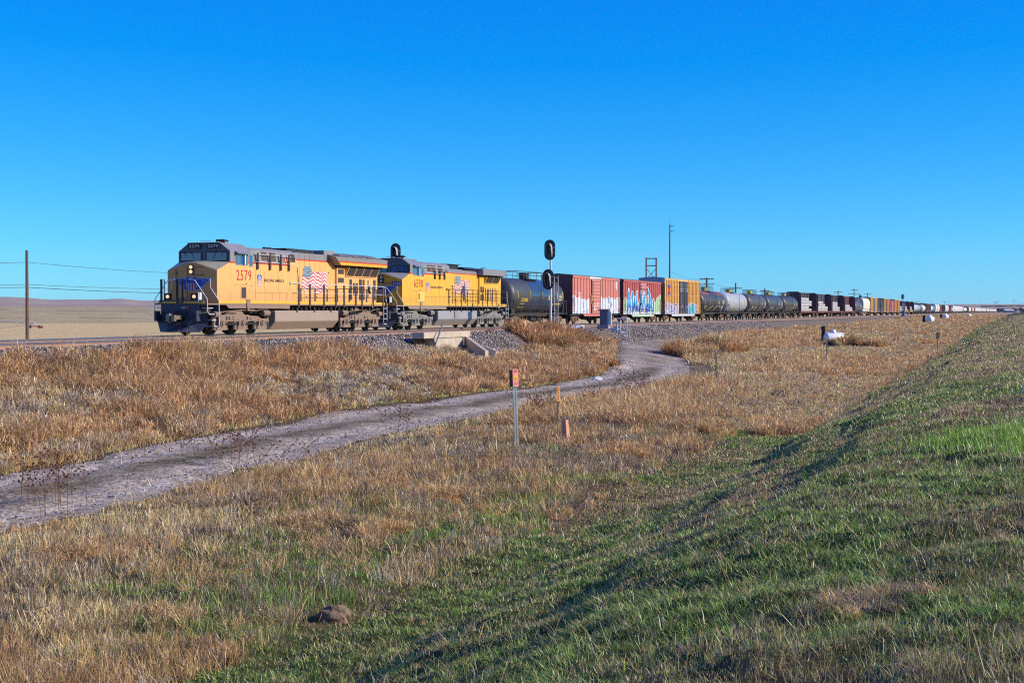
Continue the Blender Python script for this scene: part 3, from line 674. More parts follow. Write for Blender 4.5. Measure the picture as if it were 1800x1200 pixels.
        for qa, qb in ((15.3, 17.0), (17.2, 18.9), (19.1, 20.8)):
            z1, z2 = 4.35 + .006, 4.56 + .01; b.loft([(qa, 1.46, z1 + .02), (qb, 1.46, z1 + .02), (qb, .7, z2 + .0), (qa, .7, z2 + .0)], [(qa, 1.46, z1 + .05), (qb, 1.46, z1 + .05), (qb, .7, z2 + .03), (qa, .7, z2 + .03)])
        b.build('radiator_grille', plain('grille_grey', (.17, .165, .17), .7), wg)
        b = MB(); b.prism([(-1.5, 3.855), (1.5, 3.855), (1.12, 3.742), (-1.12, 3.742)], 0, 15.6, 21.5); b.build('wing_soffit', mk_black, wg)
        slq = [(16.75, 17.7), (17.8, 18.75), (18.85, 19.8), (19.9, 20.85)]; s_lo, s_hi = 3.28, 3.74
    else:
        b = MB(); b.prism([(-1.5, 3.84), (1.5, 3.84), (1.5, 4.27), (1.3, 4.32), (-1.3, 4.32), (-1.5, 4.27)], 0, 16.4, 21.35); wg = b.build('radiator_wing', G, root, bevel=.02)
        b = MB(); b.prism([(-1.15, 4.2), (1.0, 4.2), (.8, 4.36), (-1.0, 4.36)], 0, 13.9, 16.4); b.prism([(-1.4, 3.83), (1.4, 3.83), (1.12, 3.742), (-1.12, 3.742)], 0, 16.6, 21.1); b.tube([(18.5, .5, 4.3), (18.5, .5, 4.45), (19.4, .5, 4.45), (19.4, .5, 4.3)], .02, 5); b.build('wing_soffit', mk_black, wg)
        slq = [(17.6, 18.9), (19.05, 20.35)]; s_lo, s_hi = 3.30, 3.72
    for qa, qb in slq:
        for sg in (1, -1):
            b = MB(); b.loft([(qa, sg * 1.36, s_hi), (qb, sg * 1.36, s_hi), (qb, sg * 1.14, s_lo), (qa, sg * 1.14, s_lo)], [(qa, sg * 1.1, s_hi), (qb, sg * 1.1, s_hi), (qb, sg * 1.1, s_lo), (qa, sg * 1.1, s_lo)]); b.build('intake_screen', mk_louver, rad)
    b = MB()
    for qa in [slq[0][0] - .1] + [x[1] for x in slq]:
        b.loft([(qa + .02, 1.4, s_hi + .01), (qa + .08, 1.4, s_hi + .01), (qa + .08, 1.17, s_lo - .02), (qa + .02, 1.17, s_lo - .02)], [(qa + .02, 1.12, s_hi), (qa + .08, 1.12, s_hi), (qa + .08, 1.12, s_lo), (qa + .02, 1.12, s_lo)])
    b.box(slq[0][0] - .1, slq[-1][1] + .1, 1.12, 1.18, s_lo - .06, s_lo - .01); b.build('screen_frame', Y, rad)
    grs = [(15.75, 16.5, 3.36, 3.64), (15.75, 16.5, 2.86, 3.14), (17.25, 17.6, 1.86, 3.08), (17.72, 18.02, 2.15, 2.86), (18.1, 18.4, 2.15, 2.86), (18.55, 18.95, 1.86, 3.1), (19.05, 19.32, 1.86, 3.1), (19.75, 19.88, 2.0, 3.08), (20.55, 20.9, 1.86, 3.1)] if A else \
          [(16.75, 17.1, 2.58, 3.0), (17.2, 17.5, 2.58, 3.0), (16.75, 17.1, 2.0, 2.42), (17.2, 17.5, 2.0, 2.42), (17.75, 17.9, 1.9, 2.9), (18.2, 18.5, 1.95, 2.85), (18.75, 18.9, 1.9, 2.9), (19.2, 19.4, 1.9, 2.9), (19.8, 19.95, 1.9, 2.9)]
    for qa, qb, za, zb in grs: b = MB(); b.box(qa, qb, 1.12, 1.132, za, zb); b.build('side_grille', mk_louver, rad)
    if A: b = MB(); b.cyl((20.1, 1.2, 2.55), (20.1, 1.26, 2.55), .26, 16); b.cyl((20.1, 1.12, 2.55), (20.1, 1.2, 2.55), .08); b.build('brake_wheel', plain('wheel_cream', (.55, .48, .3), .6), rad)
    # --- handrails
    posts = [10.2, 11.5, 13.2, 14.7, 15.75, 17.3, 18.15, 19.7, 21.15] if A else [9.65, 10.9, 12.0, 13.1, 14.2, 15.2, 16.2, 17.2, 18.2, 19.2, 20.3, 21.2]
    for q in posts:
        for sg in (1, -1):
            b = MB(); b.box(q - (.09 if A else .03), q + (.09 if A else .03), sg * 1.5, sg * 1.54, 1.4 if A else 1.55, 2.68); b.build('rail_post', mk_rail_b if A else mk_black, root)
    for sg in (1, -1):
        b = MB(); b.tube([(9.3, sg * 1.52, 2.7), (21.4, sg * 1.52, 2.7)], .022); b.tube([(9.6, sg * 1.52, 2.2), (21.3, sg * 1.52, 2.2)], .015); b.tube([(9.3, sg * 1.5, 2.75), (9.3, sg * 1.5, 2.62)], .05)
        b.build('handrail', mk_rail_w if A else mk_rail_b, root)
        b = MB(); b.tube([(21.4, sg * 1.52, 2.7), (21.5, sg * 1.52, 2.1), (21.75, sg * 1.5, 1.6), (21.75, sg * 1.5, .6)], .022); b.tube([(21.2, sg * 1.52, 2.6), (21.2, sg * 1.52, .5)], .022)
        for k in range(4): b.box(21.3, 21.75, sg * 1.15, sg * 1.5, .38 + .32 * k, .41 + .32 * k)
        b.build('rear_stair', mk_rail_w, root)
        b = MB(); b.tube([(1.0, sg * .4, 2.74), (1.0, sg * .75, 2.7), (.95, sg * 1.48, 1.78), (.95, sg * 1.5, 1.15), (1.15, sg * 1.5, 1.0)], .024); b.tube([(1.85, sg * 1.1, 2.78), (1.85, sg * 1.1, 2.35), (2.0, sg * 1.5, 1.7), (2.0, sg * 1.5, .5)], .022)
        b.build('handrail', mk_rail_w, root)
    if A: b = MB(); b.tube([(10.25, 1.03, 4.3), (10.25, 1.03, 1.6)], .02, 5); b.tube([(9.7, 1.5, 4.1), (10.25, 1.2, 3.6), (10.9, 1.05, 3.6), (11.2, 1.05, 2.2)], .018, 5)
    else: b = MB(); b.tube([(9.2, 1.5, 4.05), (9.3, 1.5, 4.05), (10.3, 1.2, 2.95), (11.1, 1.2, 2.95), (11.1, 1.2, 1.6)], .025, 5)
    b.build('cable_conduit', mk_black, root)
    # --- front end
    b = MB(); b.box(.97, 1.05, -1.15, 1.05, .8, 1.56); b.box(.9, 1.0, -1.2, 1.2, 1.68, 1.74); pil = b.build('pilot', mk_navy, root)
    b = MB()
    for sg in (-1, 1):
        top = [(.4, 0, .68), (.55, sg * .45, .72), (.65, sg * .6, 1.02), (.95, sg * 1.5, 1.06)]; bot = [(.3, 0, .16), (.4, sg * .45, .16), (.5, sg * .6, .16), (.85, sg * 1.12, .16)]
        mid = [(.62, 0, .42), (.74, sg * .45, .45), (.82, sg * .6, .6), (1.1, sg * 1.42, .6)]
        for P, Q in ((top, mid), (mid, bot)):
            for i in range(3): b.face([P[i], P[i + 1], Q[i + 1], Q[i]])
        for P, Q in ((top, mid), (mid, bot)):
            for i in range(3): b.face([(x + .04, y, z) for x, y, z in (P[i], P[i + 1], Q[i + 1], Q[i])])
    b.box(.6, 1.0, -1.3, -1.2, .7, 1.2); b.box(.6, 1.0, 1.0, 1.1, .7, 1.2); b.build('plow', mk_navy, root)
    b = MB(); b.box(.1, .95, -.12, .12, .78, .98); b.box(.0, .22, -.24, -.06, .68, 1.05); b.box(.02, .2, .05, .22, .7, 1.0); b.cyl((.14, -.12, .62), (.14, -.12, 1.08), .06); b.build('coupler', plain('coupler_worn', (.3, .22, .17), .5, .5), root)
    b = MB()
    for k in range(5): b.tube([(.9, .55 + k * .1, 1.0), (.75, .55 + k * .1, .8), (.7, .56 + k * .1, .5 + .05 * k)], .022, 5)
    b.tube([(.5, -.5, .3), (.5, .1, .55), (.5, .3, .6)], .018, 5); b.build('air_hose', plain('hose_grey', (.2, .2, .2), .6), root)
    for y in (-.72, .78):
        b = MB(); b.box(.9, 1.15, y - .22, y + .22, 1.74, 2.06); dl = b.build('ditch_light', mk_black, root)
        b = MB(); b.cyl((.9, y, 1.9), (.86, y, 1.9), .085, 16); b.build('lens', mk_headlamp if A else plain('lens_unlit', (.5, .52, .55), .15), dl)
    b = MB(); b.box(.85, 1.15, 1.02, 1.05, 1.62, 2.1); b.build('light_bracket', mk_rail_w, root)
    for y, z, r in ((.42, 1.38, .1), (1.0, 1.4, .05)): b = MB(); b.cyl((.97, y - .05, z), (.94, y - .05, z), r, 12); b.build('marker_light', mk_marker, pil)
    b = MB(); b.box(.955, .97, .02, .24, 1.32, 1.4); b.build('builder_plate', plain('plate_pale', (.4, .45, .6), .5), pil)
    for y in (-1.16, -.96, -.24, .06): b = MB(); b.box(.92, .98, y, y + .1, 1.6, 2.76); b.build('pilot_post', mk_black if y != -.96 else plain('post_pale', (.5, .52, .55), .5), root)
    for sg in (1, -1):
        b = MB(); b.box(1.96, 2.0, sg * .95, sg * 1.49, .4, 1.5); b.box(1.0, 1.96, sg * .93, sg * .96, .4, 1.5); st = b.build('stair_well', mk_navy, root)
        for k in range(4):
            b = MB(); b.box(1.05 + .2 * (3 - k) * .9, 1.5 + .2 * (3 - k) * .7, sg * .97, sg * 1.47, .42 + .3 * k, .455 + .3 * k); b.build('step', mk_rail_w, st)
    # --- fuel tank
    tq = (7.75, 15.2) if A else (7.9, 15.3)
    b = MB(); pr = [(-1.43, 1.22), (1.43, 1.22), (1.43, .64), (1.05, .22), (-1.05, .22), (-1.43, .64)]
    b.loft([(tq[0] + (0 if z > .7 else .0), y, z) for y, z in pr], [(tq[1], y, z) for y, z in pr]); tk = b.build('fuel_tank', TK, root, bevel=.04)
    if not A:
        b = MB()
        for q in (11.0, 11.25, 11.55): b.loft([(q, y * 1.006, .01 + z * 1.0) for y, z in pr], [(q + .07, y * 1.006, .01 + z) for y, z in pr])
        b.build('tank_band', plain('band_grey', (.25, .25, .27), .5), tk)
        b = MB(); b.box(10.75, 10.98, 1.432, 1.44, .7, 1.2); b.build('tank_patch', plain('patch_brown', (.12, .07, .05), .7), tk)
    b = MB(); b.cyl((7.35, 1.15, .55), (7.35, 1.15, .95), .12, 10); b.box(7.2, 7.74, -1.2, 1.1, .3, 1.1); b.build('air_reservoir', mk_dark, root)
    loco_truck(root, (2.46, 4.43, 6.4), TM); loco_truck(root, (16.35, 18.3, 20.25), TM, True)
    # --- rear coupler
    b = MB(); b.box(21.4, 22.25, -.12, .12, .78, .98); b.box(21.42, 21.46, -1.45, 1.45, .9, 1.5); b.build('rear_coupler', mk_dark, root)
    return root
loco(1, 59.2, '2579', 'leading yellow and grey freight locomotive numbered 2579 with lit headlights and dusty brown nose')
loco(2, 81.5, '6590', 'second locomotive numbered 6590, brighter yellow, coupled behind the leading one')
# ------------------------------------------------------------------ freight cars
def freight_truck(root, c, detail=2):
    if detail == 0:
        b = MB(); b.box(c - 1.3, c + 1.3, -1.15, 1.15, .15, .85); b.build('bogie', mk_dark, root); return
    t = MB()
    for sg in (-1, 1):
        t.prism([(c - 1.2, .62), (c - 1.05, .7), (c - .45, .78), (c + .45, .78), (c + 1.05, .7), (c + 1.2, .62), (c + 1.2, .38), (c + .75, .36), (c + .3, .2), (c - .3, .2), (c - .75, .36), (c - 1.2, .38)], 1, sg * 1.0, sg * 1.12)
        for e in (-.89, .89): t.box(c + e - .17, c + e + .17, sg * .96, sg * 1.17, .32, .6)
        for e in (-.12, .12): t.cyl((c + e, sg * 1.13, .28), (c + e, sg * 1.13, .58), .09, 8)
    t.box(c - .2, c + .2, -1.0, 1.0, .5, .85)
    o = t.build('bogie', mk_truckf, root)
    for e in (-.89, .89):
        if detail == 2: wheelset(o, c + e, .42, plain('wheel_rusty', (.16, .1, .08), .6, .4))
        else:
            b = MB()
            for sg in (-1, 1): b.cyl((c + e, sg * .68, .42), (c + e, sg * .8, .42), .42, 14)
            b.build('wheel', mk_wheel, o)
    return o
def sidegrid(name, L0, L1, z0, z1, ribs, rw, dep, fn, mat, parent, y0=1.5, st=.08, belts=()):
    """ribbed panel side whose faces carry the painted colours"""
    br = sorted(set([round(x, 4) for x in np.arange(L0, L1 + 1e-6, st)] + [L1] + [round(r - rw, 4) for r in ribs] + [round(r + rw, 4) for r in ribs]))
    br = [b for i, b in enumerate(br) if i == 0 or b - br[i - 1] > .012]; zz = list(np.linspace(z0, z1, int((z1 - z0) / st) + 1))
    V = []; F = []; Cc = []
    ys = []
    for a, b in zip(br[:-1], br[1:]):
        m = (a + b) / 2; ys.append(y0 + (dep if any(abs(m - r) < rw for r in ribs) else 0))
    nz = len(zz); cq = []; cz = []
    for k, (a, b) in enumerate(zip(br[:-1], br[1:])):
        n = len(V)
        for z in zz: V.append((-a, ys[k], z)); V.append((-b, ys[k], z))
        for j in range(nz - 1): F.append((n + 2 * j, n + 2 * j + 1, n + 2 * j + 3, n + 2 * j + 2)); cq.append((a + b) / 2); cz.append((zz[j] + zz[j + 1]) / 2)
        if k and ys[k] != ys[k - 1]:
            m = n - 2 * nz
            for j in range(nz - 1): F.append((m + 2 * j + 1, n + 2 * j, n + 2 * j + 2, m + 2 * j + 3)); cq.append(a); cz.append((zz[j] + zz[j + 1]) / 2)
    rgb = fn(np.array(cq), np.array(cz))
    me = bpy.data.meshes.new(name); me.from_pydata(V, [], F)
    at = me.attributes.new('Col', 'FLOAT_COLOR', 'FACE'); c = np.ones((len(rgb), 4)); c[:, :3] = rgb; at.data.foreach_set('color', c.ravel())
    me.materials.append(mat); return link_mesh(name, me, parent)
def poly_in(Q, Z, P):
    r = np.zeros(len(Q), bool); n = len(P)
    for i in range(n):
        x1, y1 = P[i]; x2, y2 = P[(i + 1) % n]
        if y1 == y2: continue
        c = ((Z > y1) != (Z > y2)) & (Q < (x2 - x1) * (Z - y1) / (y2 - y1) + x1); r ^= c
    return r
mk_side = paint('boxcar_side_paint', (1, 1, 1), rough=.55, grime=.3, streak=.2, attr='Col', dust=(.2, .13, .1))
def body_shell(root, L0, L1, z0, z1, mat_end, mat_roof, hw=1.48, steps=6):
    b = MB(); b.box(L0, L1, -hw, hw, z0, z1)
    for k in range(steps):
        z = z0 + .35 + k * (z1 - z0 - .5) / steps; b.box(L0 - .05, L0, -hw + .1, hw - .1, z, z + .16); b.box(L1, L1 + .05, -hw + .1, hw - .1, z, z + .16)
    o = b.build('body', mat_end, root)
    b = MB(); b.prism([(-hw - .03, z1 + .002), (hw + .03, z1 + .002), (hw + .03, z1 + .06), (0, z1 + .17), (-hw - .03, z1 + .06)], 0, L0 - .04, L1 + .04)
    for k in range(int((L1 - L0) / 1.2)): b.prism([(-hw, z1 + .06), (hw, z1 + .06), (0, z1 + .2)], 0, L0 + .5 + k * 1.2, L0 + .56 + k * 1.2)
    b.build('roof', mat_roof, root)
    return o
def underframe(root, L0, L1, mat, z0=.82, hw=1.3, drop=True, L=None):
    b = MB(); b.box(L0, L1, -.35, .35, z0 - .12, z0 + .12); b.box(L0 + .1, L1 - .1, -hw, hw, z0 - .02, z0 + .1)
    m = (L0 + L1) / 2; b.box(m - .9, m + .5, -.6, .9, .5, z0); b.cyl((m - 2.2, .7, .6), (m - 1.2, .7, .6), .2); b.box(m + 1, m + 1.3, .4, 1.0, .45, z0)
    b.box(-.0, .45, -.1, .1, .72, .92); b.box(L - .45, L, -.1, .1, .72, .92)
    return b.build('underframe', mat, root)

def car_root(kind, s, label, cat, group='freight cars of the long train'):
    return empty(kind, at_track(s), RZ, label=label, cat=cat, group=group)
def ladder(root, q, y, z0, z1, mat, w_=.4, n=6):
    b = MB(); b.tube([(q - w_ / 2, y, z0), (q - w_ / 2, y, z1)], .015, 4); b.tube([(q + w_ / 2, y, z0), (q + w_ / 2, y, z1)], .015, 4)
    for k in range(n): z = z0 + (k + .5) * (z1 - z0) / n; b.tube([(q - w_ / 2, y, z), (q + w_ / 2, y, z)], .014, 4)
    return b.build('ladder', mat, root)

# -- three detailed boxcars
def boxcar(s, L, L0, L1, z0, z1, ribs, fn, dq, dfn, end, roof, trim, label, rw=.09, dep=-.07, door_ribs=(), belt=False, y0=1.5, sill=None):
    r = car_root('boxcar', s, label, 'boxcar')
    e = body_shell(r, L0, L1, z0, z1, end, roof, hw=1.42)
    sidegrid('side_panel', L0, L1, z0 + .02, z1 - .02, ribs, rw, dep, fn, mk_side, r, y0=y0)
    b = MB(); b.box(L0, L1, y0, y0 + .05, z1 - .2, z1); b.build('top_rail', trim, r)
    c = (L0 + L1) / 2; dd = .12
    b = MB(); b.loft([(L0 + 3.0, y0 - .02, z0), (L1 - 3.0, y0 - .02, z0), (L1 - 3.6, y0 - .02, z0 - .22), (L0 + 3.6, y0 - .02, z0 - .22)], [(L0 + 3.0, y0 + .03, z0), (L1 - 3.0, y0 + .03, z0), (L1 - 3.6, y0 + .03, z0 - .22), (L0 + 3.6, y0 + .03, z0 - .22)]); 
    b.build('side_sill', sill or trim, r)
    for qa, qb in dq:
        d = sidegrid('door', qa, qb, z0 + .08, z1 - .24, door_ribs if door_ribs else [], .05, .04, dfn, mk_side, r, y0=y0 + .07)
        b = MB()
        if not door_ribs:
            for k in range(11): b.box(qa + .1, qb - .1, y0 + .071, y0 + .09, z0 + .25 + k * .3, z0 + .28 + k * .3)
            b.build('door_corrugation', end, d)
        b = MB(); b.tube([(qa + .12, y0 + .14, z0 + .3), (qa + .12, y0 + .14, z1 - .4)], .025, 5); b.box(qa + .05, qa + .3, y0 + .1, y0 + .16, z0 + 1.0, z0 + 1.15); b.build('door_bar', mk_black, d)
        
        for qq in (qa - .05, qb): b = MB(); b.box(qq, qq + .05, y0 - .01, y0 + .1, z0 + .05, z1 - .2); b.build('door_post', mk_black, d)
    if belt:
        b = MB()
        for z in belt: b.box(L0 + .6, dq[0][0] - .1, y0, y0 + .03, z, z + .07); b.box(dq[-1][1] + .1, L1 - .3, y0, y0 + .03, z, z + .07)
        b.build('belt_rail', trim, r)
    ladder(r, L0 + .25, y0 + .07, z0 + .1, z0 + 1.6, trim); ladder(r, L1 - .25, y0 + .07, z0 + .1, z0 + 1.6, trim)
    underframe(r, .4, L - .4, mk_dark, L=L); freight_truck(r, L0 + 1.9); freight_truck(r, L1 - 1.9)
    return r
def graf(base, hfn, pal, seed, extra=None):
    def fn(Q, Z):
        c = np.tile(np.array([base], float), (len(Q), 1)); top = hfn(Q)
        n = vn(Q * 2.6, Z * 1.7, seed) * .6 + vn(Q * 7, Z * 5, seed + 1) * .4; k = np.clip((n * 1.5 - .25) * len(pal), 0, len(pal) - 1e-3).astype(int)
        m = Z < top; c[m] = np.array(pal)[k[m]]; edge = m & (Z > top - .07); c[edge] = (.7, .72, .75)
        if extra: c = extra(Q, Z, c)
        return c
    return fn
mk_end1 = paint('boxcar_end_maroon', (.16, .05, .06), dust=(.12, .06, .05)); mk_roof1 = paint('boxcar_roof_dark', (.10, .07, .08))
mk_t1 = paint('trim_salmon', (.56, .17, .13), dust=(.4, .16, .12)); mk_t2 = paint('trim_red', (.42, .09, .07)); mk_t3 = paint('trim_yellow', (.78, .45, .12), dust=(.5, .3, .1))
def h1(Q): return np.where(Q < 7, 2.15 + .5 * vn(Q * 1.6, Q * 0, 3), 2.2 + .45 * vn(Q * 1.9, Q * 0, 5)) * ((Q < 6.1) | (Q > 9.6)) - 9 * ((Q >= 6.1) & (Q <= 9.6))
def ex1(Q, Z, c):
    m = (np.abs(Q - 15.2) < .28) & (Z > 3.5 - .6 * (Q - 14.9)) & (Z < 4.1) ; c[m] = (.62, .68, .75)
    m = (Z > 2.5) & (Z < 2.95) & (np.abs(Q - 1.75) < .16) & (vn(Q * 16, Z * 9, 2) > .4); c[m] = (.7, .65, .6)
    m = (Z > 2.3) & (Z < 2.85) & (np.abs(Q - 2.9) < .2) & (vn(Q * 16, Z * 9, 4) > .4); c[m] = (.7, .7, .7); return c
pal1 = [(.55, .66, .75), (.72, .76, .8), (.6, .75, .85), (.72, .55, .6), (.74, .74, .74), (.1, .25, .5)]
base1 = (.60, .195, .15)
def door1(Q, Z):
    c = np.tile(np.array([(.62, .215, .165)]), (len(Q), 1)); m = (Z > 1.3) & (Z < 2.0) & (vn(Q * 6, Z * 7, 12) > .66); c[m] = (.7, .66, .66); return c
r = boxcar(119.3, 16.9, .75, 16.35, .95, 4.35, [1.3 + k * .95 for k in range(6)] + [10.3 + k * .95 for k in range(7)], graf(base1, h1, pal1, 20, ex1), [(6.55, 9.35)], door1, mk_end1, mk_roof1, mk_t1,
           'salmon red boxcar with white and pale blue graffiti along its lower side')
text_part('end_lettering', 'NCR', -.9, 3.98, .42, .18, -.66, plain('mark_paint', (.4, .55, .75), .5), r, 'front', .02)
b = MB(); b.box(6.0, 9.5, 1.552, 1.56, 4.14, 4.34); b.build('pale_patch', plain('patch_white', (.7, .68, .68), .6), r)
b = MB(); b.box(6.3, 6.45, 1.58, 1.62, 1.8, 2.7); b.build('yellow_bar', plain('bar_yellow', (.6, .45, .03), .5), r)
def h2(Q): return 1.95 + .75 * np.abs(((Q * .55) % 1) - .5) * 2 * vn(Q * .7, Q * 0, 8) + .35 * sst(3, 0, Q) + .7 * sst(13.4, 15.6, Q) + .1 * vn(Q * 5, Q * 0, 7)
pk2 = [(2.4, 1.1), (3.0, 3.1), (3.9, 2.6), (4.6, 1.1)], [(5.0, 1.0), (5.3, 3.0), (6.0, 2.8), (6.6, 1.0)], [(7.0, 1.3), (7.9, 3.05), (8.5, 2.2), (9.2, 1.5)], [(9.5, 1.1), (10.4, 3.4), (11.3, 2.9), (12.9, 2.1), (13.3, .9)]
LT2 = [[(2.3, 1.05), (3.0, 3.15), (3.9, 1.1)], [(2.6, 1.8), (3.6, 1.8)], [(4.4, 2.9), (4.7, 1.15), (5.3, 2.4), (5.8, 1.15), (6.3, 3.0)], [(7.1, 1.1), (7.75, 3.0), (8.3, 1.3), (8.9, 2.9), (9.6, 1.15)], [(9.8, 1.05), (10.6, 3.45), (11.7, 2.7), (12.9, 1.0)], [(10.3, 1.8), (12.3, 1.75)], [(11.1, 1.1), (11.5, 2.3)], [(13.3, 2.2), (13.1, 1.1)]]
def ex2(Q, Z, c):
    d = np.full(len(Q), 9.0)
    for P in LT2:
        for (x1, y1), (x2, y2) in zip(P[:-1], P[1:]):
            t = np.clip(((Q - x1) * (x2 - x1) + (Z - y1) * (y2 - y1)) / ((x2 - x1) ** 2 + (y2 - y1) ** 2), 0, 1); d = np.minimum(d, np.hypot(Q - x1 - t * (x2 - x1), Z - y1 - t * (y2 - y1)))
    d = d + .1 * (vn(Q * 4, Z * 4, 14) - .5); b1 = sst(1.35, 2.1, Z + .5 * (vn(Q * 2, Z * 2, 14) - .5)); m = d < .40; c[m] = (.70, .78, .82)
    m = d < .25; c[m] = (np.array([(.03, .07, .36)]) * (1 - b1[:, None]) + np.array([(.02, .36, .72)]) * b1[:, None])[m]
    m = (d > .3) & (Z < 1.75) & (Q > 2.2) & (Q < 13) & (vn(Q * 2.3, Z * 2.3, 18) > .52); c[m] = (.04, .1, .42)
    m = (Z < 1.15) & (vn(Q * 3, Z * 6, 15) > .4); c[m] = (.68, .7, .75); return c
def ex2_old(Q, Z, c):
    for i, P in enumerate(pk2):
        m = poly_in(Q, Z, P); xc = sum(p[0] for p in P) / 4; zc = 1.0
        c[m] = (.7, .78, .82); P2 = [(xc + (x - xc) * .9, zc + .05 + (z - zc) * .93) for x, z in P]; m2 = poly_in(Q, Z, P2)
        b1 = sst(1.3, 2.2, Z + .4 * (vn(Q * 2, Z * 2, 14) - .5)); col = np.array([(.03, .07, .34)]) * (1 - b1[:, None]) + np.array([(.03, .33, .68)]) * b1[:, None]
        s_ = np.sin(Q * 5.2 + Z * 2.6 + i) > .25; c[m2 & ~s_] = col[m2 & ~s_]; c[m2 & s_] = np.where(b1[m2 & s_][:, None] > .5, (.75, .82, .85), (.12, .2, .5))
    m = (Z < 1.15) & (vn(Q * 3, Z * 6, 15) > .4); c[m] = (.68, .7, .75); return c
pal2 = [(.32, .55, .24), (.42, .62, .32), (.36, .58, .28), (.5, .66, .42), (.14, .25, .12)]
def door2(Q, Z):
    c = np.tile(np.array([(.60, .22, .22)]), (len(Q), 1)); m = (Z < 2.2 + .3 * vn(Q * 3, Q * 0, 4)); c[m] = (.38, .56, .3); c[(np.abs(Z - 3.45) < .05)] = (.3, .06, .06); return ex2(Q, Z, c)
r = boxcar(136.2, 17.6, .9, 16.6, .85, 4.33, [1.6 + k * .92 for k in range(6)] + [10.6 + k * .92 for k in range(7)], graf((.42, .075, .06), h2, pal2, 30, ex2), [(7.3, 10.0)], door2, mk_end1, mk_roof1, mk_t2,
           'dark red boxcar with large blue and white letters on green graffiti', rw=.1, sill=paint('sill_pale_green', (.48, .62, .42), grime=.3))
def h3(Q): return np.where((Q < 7.3) | ((Q > 11.6) & (Q < 17.5)), 1.95 + .35 * vn(Q * 1.4, Q * 0, 9), 0.0)
def ex3(Q, Z, c):
    a = (Q - 2.6) / .75; b_ = (Z - 3.55) / .7; m = (np.abs(np.abs(b_) - np.abs(a)) < .38) & (np.abs(a) < 1) & (np.abs(b_) < 1); c[m] = (.06, .09, .45); c[m & (np.abs(b_) < .45)] = (.65, .06, .08)
    m = (np.abs(Z - 3.25) < .13) & (Q > 14.2) & (Q < 16) & (vn(Q * 12, Z * 9, 3) > .4); c[m] = (.6, .15, .12)
    m = (Q > 13) & (Z < 1.95) & (vn(Q * 1.3, Z * 1.3, 17) > .45) & (Q < 17); c[m] = (.08, .6, .62)
    m = (Q < .9) & (Z < 1.3); c[m] = (.05, .2, .55); return c
pal3 = [(.55, .55, .75), (.66, .66, .82), (.5, .5, .7), (.75, .75, .85), (.14, .14, .3), (.6, .4, .6)]
def door3(Q, Z):
    c = np.tile(np.array([(.085, .11, .17)]), (len(Q), 1)); m = (((Z > 4.0) & (Z < 4.35)) | ((Z > 3.5) & (Z < 3.85))) & ((Q * 5).astype(int) % 3 > 0) & (((Z * 8).astype(int) % 2) == 0); c[m] = (.5, .5, .5)
    m = (Z < 1.9) & (vn(Q * 5, Z * 3, 16) > .68); c[m] = (.55, .5, .6); return c
mk_roof3 = paint('boxcar_roof_bluegrey', (.25, .28, .38)); mk_end3 = paint('boxcar_end_brown', (.50, .22, .08), dust=(.3, .15, .07))
r = boxcar(153.9, 20.4, .75, 19.2, .85, 4.85, [1.5 + k * .78 for k in range(8)] + [12.5 + k * .78 for k in range(9)], graf((.70, .37, .09), h3, pal3, 40, ex3), [(7.8, 9.85), (9.9, 11.95)], door3, mk_end3, mk_roof3, mk_t3,
           'tall yellow boxcar with dark blue double doors and an X emblem', rw=.1, dep=.08, sill=paint('sill_pale_blue', (.62, .66, .74), grime=.3), door_ribs=(8.3, 9.3, 10.4, 11.4), belt=(1.75, 3.0, 4.15))

b = MB(); b.box(.66, .74, -1.48, 1.48, 4.3, 4.9); b.build('end_top_panel', paint('galvanised_end', (.40, .42, .50), grime=.2), r)
